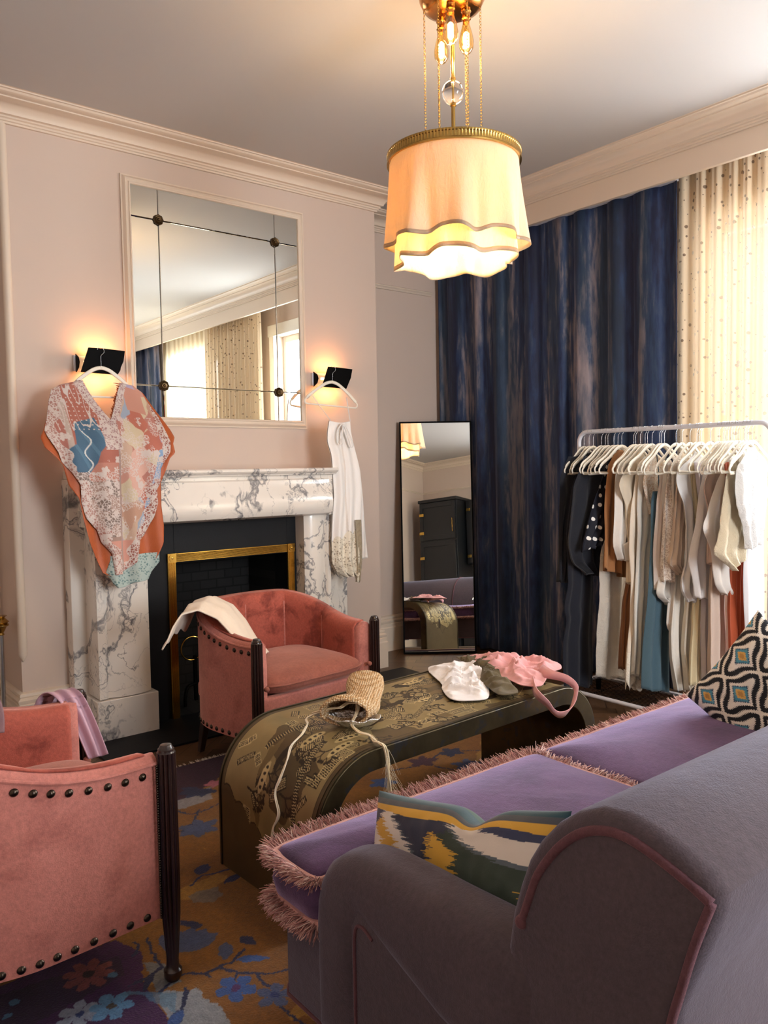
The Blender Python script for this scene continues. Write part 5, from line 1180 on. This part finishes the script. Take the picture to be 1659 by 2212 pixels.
GARMENTS=[
('long_dress', 3.11, [(4.075, 1.545), (3.976, 1.326), (3.933, 1.065), (3.945, 0.756), (3.892, 0.594), (3.93, 0.563), (3.891, 0.409), (3.88, 0.189), (3.886, 0.143)], [(4.205, 1.544), (4.203, 0.774), (4.193, 0.077)], '#0c1020', 'plain', 'long black dress reaching nearly to the base of the white clothes rail', 'dress'),
('shirt', 3.17, [(4.04, 1.55), (3.942, 1.415), (3.951, 1.326), (3.944, 1.238), (3.925, 0.974), (3.931, 0.778)], [(4.183, 1.55), (4.138, 1.139), (4.007, 0.761)], '#0a0e1c', 'plain', 'black long sleeved shirt at the far left end of the clothes rail', 'shirt'),
('blouse', 3.05, [(4.039, 1.552), (3.913, 1.364), (3.885, 1.158), (3.871, 1.021), (3.911, 0.897), (4.064, 0.821)], [(4.255, 1.542), (4.225, 1.049), (4.195, 0.799)], '#0b0f1c', 'plain', 'plain black blouse hanging between the black shirt and the spotted blouse', 'blouse'),
('polka_blouse', 2.98, [(4.172, 1.515), (4.085, 1.377), (4.014, 1.241), (3.965, 1.131), (3.916, 1.005), (3.919, 0.977)], [(4.305, 1.523), (4.23, 1.231), (4.12, 1.007)], '#0a0c1c', 'polka', 'black blouse with large white polka dots hanging on the clothes rail', 'blouse'),
('trousers', 2.95, [(4.129, 1.061), (4.079, 0.977), (4.064, 0.804), (4.045, 0.543), (4.027, 0.194)], [(4.322, 1.049), (4.319, 0.688), (4.315, 0.137)], '#e4d6c2', 'crinkle', 'crinkled cream trousers hanging below the camel shirt on the rail', 'trousers'),
('shirt', 2.9, [(4.131, 1.553), (4.074, 1.498), (4.053, 1.412), (4.034, 1.225), (4.02, 0.986), (4.014, 0.874)], [(4.308, 1.552), (4.294, 1.053), (4.239, 0.791)], '#b07a4c', 'plain', 'camel brown shirt next to the spotted black blouse', 'shirt'),
('skirt', 2.86, [(4.205, 1.061), (4.191, 0.756), (4.161, 0.628), (4.136, 0.456), (4.135, 0.254)], [(4.28, 1.056), (4.266, 0.526), (4.191, 0.227)], '#8f5c38', 'plain', 'brown skirt showing low between cream trousers and oatmeal dress', 'skirt'),
('shirt', 2.82, [(4.103, 1.543), (4.046, 1.497), (4.031, 1.396), (4.026, 1.228), (4.017, 1.008), (4.074, 0.92)], [(4.309, 1.542), (4.265, 1.147), (4.161, 0.928)], '#efe6da', 'plain', 'white crinkled shirt with a wide cuff beside the camel shirt', 'shirt'),
('wrap_top', 2.78, [(4.159, 1.542), (4.044, 1.446), (3.988, 1.376), (4.073, 1.26), (4.099, 1.107), (4.117, 0.986), (4.107, 0.786)], [(4.278, 1.541), (4.204, 1.152), (4.161, 0.778)], '#e2cba6', 'plain', 'cream ruffle edged wrap top with a long hanging tie', 'top'),
('long_dress', 2.75, [(4.143, 1.495), (4.086, 1.244), (4.058, 0.993), (4.073, 0.568), (4.03, 0.352), (4.019, 0.192)], [(4.232, 1.494), (4.219, 0.808), (4.184, 0.153)], '#d9c7aa', 'lacehem', 'beige long dress ending in a ragged cream lace hem near the rail base', 'dress'),
('knit_dress', 2.72, [(4.127, 1.511), (4.099, 1.244), (4.099, 1.076), (4.078, 0.909), (4.06, 0.658), (4.054, 0.447), (4.043, 0.262)], [(4.32, 1.51), (4.254, 1.066), (4.189, 0.556), (4.148, 0.196)], '#ddd6c8', 'plain', 'oatmeal long knitted dress in the middle of the clothes rail', 'dress'),
('camisole', 2.69, [(4.183, 1.535), (4.125, 1.461), (4.089, 1.387), (4.125, 1.294), (4.192, 1.203)], [(4.364, 1.535), (4.335, 1.321), (4.229, 1.188)], '#c9a27c', 'lace', 'tan lace camisole hanging above the oatmeal knitted dress', 'camisole'),
('dungarees', 2.63, [(4.13, 1.336), (4.112, 1.296), (4.099, 1.081), (4.085, 0.833), (4.053, 0.545), (4.022, 0.3), (4.015, 0.188)], [(4.193, 1.334), (4.271, 0.815), (4.281, 0.471), (4.272, 0.135)], '#46606c', 'plain', 'teal blue dungarees hanging by thin straps on the clothes rail', 'dungarees'),
('blouse', 2.6, [(4.233, 1.513), (4.159, 1.46), (4.123, 1.288), (4.1, 1.083), (4.094, 0.835), (4.097, 0.76)], [(4.34, 1.512), (4.297, 1.07), (4.235, 0.728)], '#dccabb', 'rib', 'pale pink ribbed long sleeved blouse right of the teal dungarees', 'blouse'),
('tunic', 2.575, [(4.151, 0.998), (4.108, 0.836), (4.076, 0.757), (4.087, 0.723), (4.198, 0.676)], [(4.302, 0.986), (4.288, 0.818), (4.258, 0.665)], '#e4dccf', 'plain', 'off white tunic hem showing under the pale pink ribbed blouse', 'tunic'),
('lace_shirt', 2.54, [(4.18, 1.5), (4.121, 1.452), (4.105, 1.249), (4.083, 1.047), (4.081, 0.924), (4.099, 0.824)], [(4.27, 1.499), (4.242, 1.16), (4.177, 0.815)], '#b49a84', 'lace', 'taupe shirt covered in white scrolling lace', 'shirt'),
('skirt', 2.55, [(4.214, 1.078), (4.164, 0.709), (4.143, 0.545), (4.264, 0.451), (4.334, 0.441)], [(4.399, 1.066), (4.387, 0.64), (4.349, 0.447)], '#e6ddcf', 'plain', 'off white tiered skirt hanging low behind the white ruffled tunic', 'skirt'),
('trousers', 2.53, [(4.183, 0.833), (4.134, 0.507), (4.141, 0.373), (4.195, 0.179)], [(4.32, 0.82), (4.308, 0.397), (4.279, 0.159)], '#e3d8c6', 'plain', 'ivory trousers at the lowest point right of the teal dungarees', 'trousers'),
('top', 2.49, [(4.171, 1.495), (4.12, 1.33), (4.1, 1.089), (4.072, 0.962), (4.043, 0.924), (4.176, 0.864)], [(4.276, 1.494), (4.219, 1.081), (4.183, 0.862)], '#cfae8c', 'plain', 'peach beige top next to the white lace covered shirt', 'top'),
('trousers', 2.47, [(4.232, 0.917), (4.197, 0.59), (4.176, 0.428), (4.215, 0.188)], [(4.324, 0.909), (4.313, 0.491), (4.269, 0.173)], '#ddd0b8', 'rib', 'pleated cream trousers hanging low beside the pale yellow dress', 'trousers'),
('ruffle_tunic', 2.43, [(4.218, 1.546), (4.099, 1.491), (4.018, 1.441), (4.035, 1.366), (4.109, 1.268), (4.139, 1.13), (4.148, 0.96), (4.097, 0.852), (4.098, 0.779), (4.18, 0.713)], [(4.356, 1.546), (4.36, 1.158), (4.317, 0.83), (4.211, 0.705)], '#ece8e4', 'plain', 'white sleeveless tunic with a ruffled frill edge', 'tunic'),
('long_dress', 2.41, [(4.218, 1.086), (4.198, 0.721), (4.171, 0.48), (4.162, 0.235)], [(4.294, 1.081), (4.276, 0.671), (4.257, 0.217)], '#dbc489', 'plain', 'pale yellow long dress hanging low in the middle right of the rail', 'dress'),
('long_dress', 2.385, [(4.25, 1.085), (4.223, 0.721), (4.218, 0.477), (4.228, 0.228)], [(4.343, 1.079), (4.332, 0.667), (4.322, 0.21)], '#d9cdd0', 'plain', 'pale lilac long dress between yellow dress and blush dress', 'dress'),
('shirt', 2.36, [(4.216, 1.493), (4.179, 1.362), (4.129, 1.174), (4.071, 1.059), (4.04, 0.959), (4.088, 0.836), (4.111, 0.744)], [(4.339, 1.492), (4.313, 1.082), (4.247, 0.734)], '#eae2dc', 'plain', 'white long shirt with curved tails over the yellow dress', 'shirt'),
('maxi_dress', 2.3, [(4.188, 1.094), (4.154, 0.779), (4.149, 0.621), (4.151, 0.396), (4.168, 0.256)], [(4.391, 1.08), (4.389, 0.671), (4.404, 0.254)], '#cfae95', 'plain', 'blush pink long dress with sheer hem right of centre on the rail', 'dress'),
('top', 2.29, [(4.165, 1.488), (4.099, 1.427), (4.066, 1.366), (4.123, 1.255), (4.14, 1.098), (4.142, 0.94)], [(4.303, 1.487), (4.277, 1.089), (4.218, 0.933)], '#c79f88', 'plain', 'dusty peach top hanging behind the large white blouse', 'top'),
('orange_dress', 2.21, [(4.221, 1.018), (4.203, 0.681), (4.213, 0.514), (4.231, 0.359)], [(4.379, 1.006), (4.378, 0.603), (4.373, 0.392)], '#c05a34', 'plain', 'burnt orange dress showing low near the right end of the rail', 'dress'),
('blouse', 2.23, [(4.19, 1.507), (4.116, 1.396), (4.03, 1.246), (3.962, 1.151), (4.047, 1.03), (4.066, 0.89), (4.094, 0.806), (4.185, 0.774)], [(4.361, 1.505), (4.368, 1.086), (4.342, 0.758)], '#e9e0d4', 'plain', 'large white blouse with a wide batwing sleeve near the rail end', 'blouse'),
('long_dress', 2.13, [(4.217, 1.179), (4.198, 0.948), (4.21, 0.714), (4.23, 0.477), (4.233, 0.319)], [(4.425, 1.167), (4.436, 0.687), (4.444, 0.281)], '#ece9ee', 'sheer', 'sheer white long gown beside the right post of the rail', 'dress'),
('blouse', 2.14, [(4.079, 1.51), (4.029, 1.413), (4.009, 1.302), (3.961, 1.118), (3.901, 1.018), (3.984, 0.982), (4.134, 0.911)], [(4.278, 1.508), (4.268, 1.175), (4.217, 0.977)], '#e6cfa2', 'crinkle', 'crumpled cream yellow blouse with scalloped hem', 'blouse'),
('blouse', 2.085, [(4.152, 1.546), (4.033, 1.487), (4.021, 1.369), (4.037, 1.265), (4.106, 1.149), (4.131, 1.03)], [(4.324, 1.546), (4.313, 1.33), (4.286, 1.061)], '#f4f1ec', 'crinkle', 'bright white textured blouse closest to the right end of the rail', 'blouse'),
]

CM = {}
def gmat(c, kind):
    r_ = [int(c[i:i+2], 16) for i in (1, 3, 5)]
    if sum(r_) > 420: c = '#%02x%02x%02x' % tuple(int(x+(255-x)*.32) for x in r_)
    k = (c, kind)
    if k in CM: return CM[k]
    if kind == 'polka':
        n = N('polka_cotton'); v = n.coord(); vo = n.new('ShaderNodeTexVoronoi'); sp = n.new('ShaderNodeSeparateXYZ'); n.l.new(v, sp.inputs[0]); cb = n.new('ShaderNodeCombineXYZ'); n.l.new(sp.outputs[0], cb.inputs[0]); n.l.new(sp.outputs[2], cb.inputs[1]); vo.voronoi_dimensions = '2D'; n.l.new(cb.outputs[0], vo.inputs['Vector']); vo.inputs['Scale'].default_value = 16; vo.inputs['Randomness'].default_value = .4
        n.col(n.mix(n.math('LESS_THAN', vo.outputs['Distance'], .19), rgb(c), rgb('#f0ece4'))); n.set(Roughness=.8); m_ = n.m
    elif kind in ('lace', 'lacehem'):
        n = N('lace_cloth'); v = n.coord(); vo = n.new('ShaderNodeTexVoronoi', feature='DISTANCE_TO_EDGE'); n.l.new(v, vo.inputs['Vector']); vo.inputs['Scale'].default_value = 42; wn = n.noise(v, 26, 4, .6, 1.5)
        f = n.math('MAXIMUM', n.math('LESS_THAN', vo.outputs['Distance'], .07), n.math('LESS_THAN', n.math('ABSOLUTE', n.math('SUBTRACT', wn, .5)), .035))
        if kind == 'lacehem':
            sx = n.new('ShaderNodeSeparateXYZ'); gc = n.new('ShaderNodeNewGeometry'); n.l.new(gc.outputs['Position'], sx.inputs[0]); f = n.math('MULTIPLY', f, n.math('LESS_THAN', sx.outputs[2], .38)); n.col(n.mix(f, rgb(c), rgb('#f3ead8')))
        else: n.col(n.mix(f, rgb(c), rgb('#efe6da')))
        n.set(Roughness=.8); n.bump(f, .5, .004); m_ = n.m
    elif kind == 'sheer': m_ = sheer_mat('gown_voile', c, False, .15)
    else: m_ = cloth('cloth_'+kind, c, None, {'crinkle': .9, 'rib': .3, 'plain': .25}[kind], {'crinkle': 16, 'rib': 9, 'plain': 6}[kind], trans=0 if sum(rgb(c)) < .4 else .12)
    CM[k] = m_; return m_
groups = {}
for gi, (name, y, Lp, Rp, colr, kind, lab, cat) in enumerate(GARMENTS):
    zt0 = Lp[0][1]; short = zt0 < 1.4; rb = random.Random(gi*7+3)
    zL = sorted(Lp, key=lambda p: -p[1]); zR = sorted(Rp, key=lambda p: -p[1])
    if short and name != 'dungarees': zL = [(4.14, 1.50)]+zL; zR = [(4.27, 1.50)]+zR
    else: zR = [(max(a, 4.37 if b > 1.2 else a), b) for a, b in zR]
    ztop = zL[0][1]; zbot = zL[-1][1]; at(BX, y, zbot); nf = rb.uniform(15, 26); ph = rb.uniform(0, 6); amp = rb.uniform(.007, .012); thk = .014
    nu, nv = 64, 60
    def surf(side):
        vs = []
        for j in range(nv):
            v_ = j/(nv-1)
            for i in range(nu):
                u_ = i/(nu-1); hem = .022*math.sin(u_*11+ph)*(.35 if kind != 'lacehem' else 1.4)+(zR[-1][1]-zbot)*u_
                xt = zL[0][0]+(zR[0][0]-zL[0][0])*u_; top = ztop+(0 if short else (.030*sm((xt-4.12)/.07)-.10*max(0, (xt-4.21)/.17)))
                z = top-(top-(zbot+hem))*v_; zz = min(max(z, zbot), ztop); l_, r_ = .5*interp(zL, zz)+.25*interp(zL, zz+.03)+.25*interp(zL, zz-.03), interp(zR, zz)
                x = l_+(r_-l_)*u_; sw = amp*(.3+1.0*v_)*math.sin(u_*nf+ph+1.2*v_)+.010*nz(x*7, z*3.5, gi)+.004*nz(x*22, z*5, gi)
                if kind == 'rib': sw += .0016*math.sin(u_*90)
                if kind == 'crinkle': sw += .004*nz(x*40, z*22, gi)
                t_ = thk*(1-abs(u_*2-1)**6)*(.55+.6*v_); vs.append((x, y+sw+side*t_, z))
        return vs
    q = MB(); a = surf(-1); b = surf(1); F_ = lambda o_, rev: [tuple(x+o_ for x in ((j*nu+i, j*nu+i+1, (j+1)*nu+i+1, (j+1)*nu+i) if not rev else (j*nu+i, (j+1)*nu+i, (j+1)*nu+i+1, j*nu+i+1))) for j in range(nv-1) for i in range(nu-1)]
    q.add(a+b, F_(0, False)+F_(nu*nv, True)+[(j*nu, (j+1)*nu, nu*nv+(j+1)*nu, nu*nv+j*nu) for j in range(nv-1)]+[(j*nu+nu-1, nu*nv+j*nu+nu-1, nu*nv+(j+1)*nu+nu-1, (j+1)*nu+nu-1) for j in range(nv-1)])
    o = q.build(name, gmat(colr, kind), fix=False, angle=180, solid=.0012); tag(o, lab, cat)
    o['group'] = 'clothes hanging on the white rail'
    if name == 'dungarees':
        for dx in (.0, .10): satin_ = MB().tube(curve([(4.135+dx, y-.012, 1.56), (4.15+dx*.8, y-.016, 1.45), (4.155+dx*.6, y-.014, 1.33)], 14), .0045, 6, flat=.5).build('shoulder_strap', gmat(colr, kind), o)
    if name == 'shirt' and colr == '#efe6da': MB().grid(lambda u_, v_: (4.07+.075*u_+.02*v_, y-.024-.012*math.sin(u_*PI), 1.02-.10*v_+.02*u_*(1-v_)*2-.05*(1-u_)*0), 12, 10).build('cuff', gmat(colr, kind), o, solid=.003, fix=False)

# ================================================================== FAR SIDE (seen in the standing mirror)
W = thing('wardrobe', 'tall black panelled wardrobe with brass hinges reflected in the standing mirror', 'wardrobe', (0, -2.3, 0))
wm = plain('black_lacquer', '#0f1216', .45)
X0_, X1_, YF = -.40, .40, -2.02
MB().box((X0_, YB+.001, 0), (X1_, YF, 2.62)).build('carcass', wm, W, bevel=.004)
MB().box((X0_-.02, YB+.001, 2.62), (X1_+.02, YF+.03, 2.68)).build('cornice', wm, W, bevel=.01)
for z0, z1 in ((.08, 1.88), (1.92, 2.60)):
    d = MB().box((X0_+.02, YF, z0), (X1_-.02, YF+.02, z1))
    for a, b, cc, dd in ((X0_+.02, X0_+.09, z0, z1), (X1_-.09, X1_-.02, z0, z1), (X0_+.09, X1_-.09, z0, z0+.08), (X0_+.09, X1_-.09, z1-.08, z1)): d.box((a, YF+.02, cc), (b, YF+.034, dd))
    d = d.build('door', wm, W, smooth=False, bevel=.002)
    hz = (2.40, 2.06) if z0 > 1 else (1.6, .4)
    for z in hz: MB().box((X0_+.012, YF+.034, z-.03), (X0_+.11, YF+.038, z+.02)).build('hinge', M['gilt'], d)
    MB().tube([(X1_-.06, YF+.034, z0+.12), (X1_-.06, YF+.065, z0+.12), (X1_-.06, YF+.065, z0+.36), (X1_-.06, YF+.034, z0+.36)], .006, 8).build('handle', M['gilt'], d)
W = thing('kitchen_cabinet', 'black wall cabinet and counter reflected beside the wardrobe in the standing mirror', 'cabinet', (1.1, -2.4, 0))
MB().box((.44, YB+.001, 1.45), (1.6, -2.28, 2.62)).build('upper_carcass', wm, W, bevel=.004)
for k in range(3):
    d = MB().box((.46+.38*k, -2.28, 1.47), (.83+.38*k, -2.262, 2.60)).build('door', wm, W, smooth=False, bevel=.003)
    for z in (2.45, 1.6): MB().box((.462+.38*k, -2.262, z-.03), (.54+.38*k, -2.258, z+.02)).build('hinge', M['gilt'], d)
MB().box((.44, YB+.001, 0), (1.6, -2.05, .88)).build('base_carcass', wm, W, bevel=.004)
MB().box((.44, YB+.001, .88), (1.62, -2.02, .92)).build('countertop', M['slate'], W, bevel=.003)
at(.52, -2.15, .92)
bm_ = N('blue_glass'); bm_.col(rgb('#1c3fb0')); bm_.set(Roughness=.1, Coat_Weight=.5)
o = MB().lathe([(.036, .921), (.038, .93), (.038, 1.07), (.03, 1.10), (.014, 1.13), (.014, 1.17)], (.52, -2.15, 0), 24).build('bottle', bm_.m, angle=50); tag(o, 'small blue bottle on the counter seen in the standing mirror above the sofa back', 'bottle')
MB().lathe([(.016, 1.17), (.016, 1.20)], (.52, -2.15, 0), 16).build('cap', M['white_metal'], o)

# brass and glass lamp stand at the left photo edge
G = thing('lamp_stand', 'brass and chrome lamp stand at the left photo edge beside the chimney breast', 'lamp', (1.09, 4.78, 0))
q = MB().lathe([(.05, .002), (.052, .02), (.03, .035), (.014, .06)], (1.09, 4.78, 0), 32); q.build('base', M['brass'], G, angle=40)
MB().lathe([(.012, .05), (.012, .60)], (1.09, 4.78, 0), 24).build('stem', M['chrome'], G)
MB().lathe([(.012, .60), (.018, .605), (.013, .615), (.022, .63), (.03, .648), (.042, .655), (.042, .662), (.034, .668), (.044, .676), (.03, .69), (.02, .70), (.034, .71)], (1.09, 4.78, 0), 28).build('finial', M['brass'], G, angle=30)
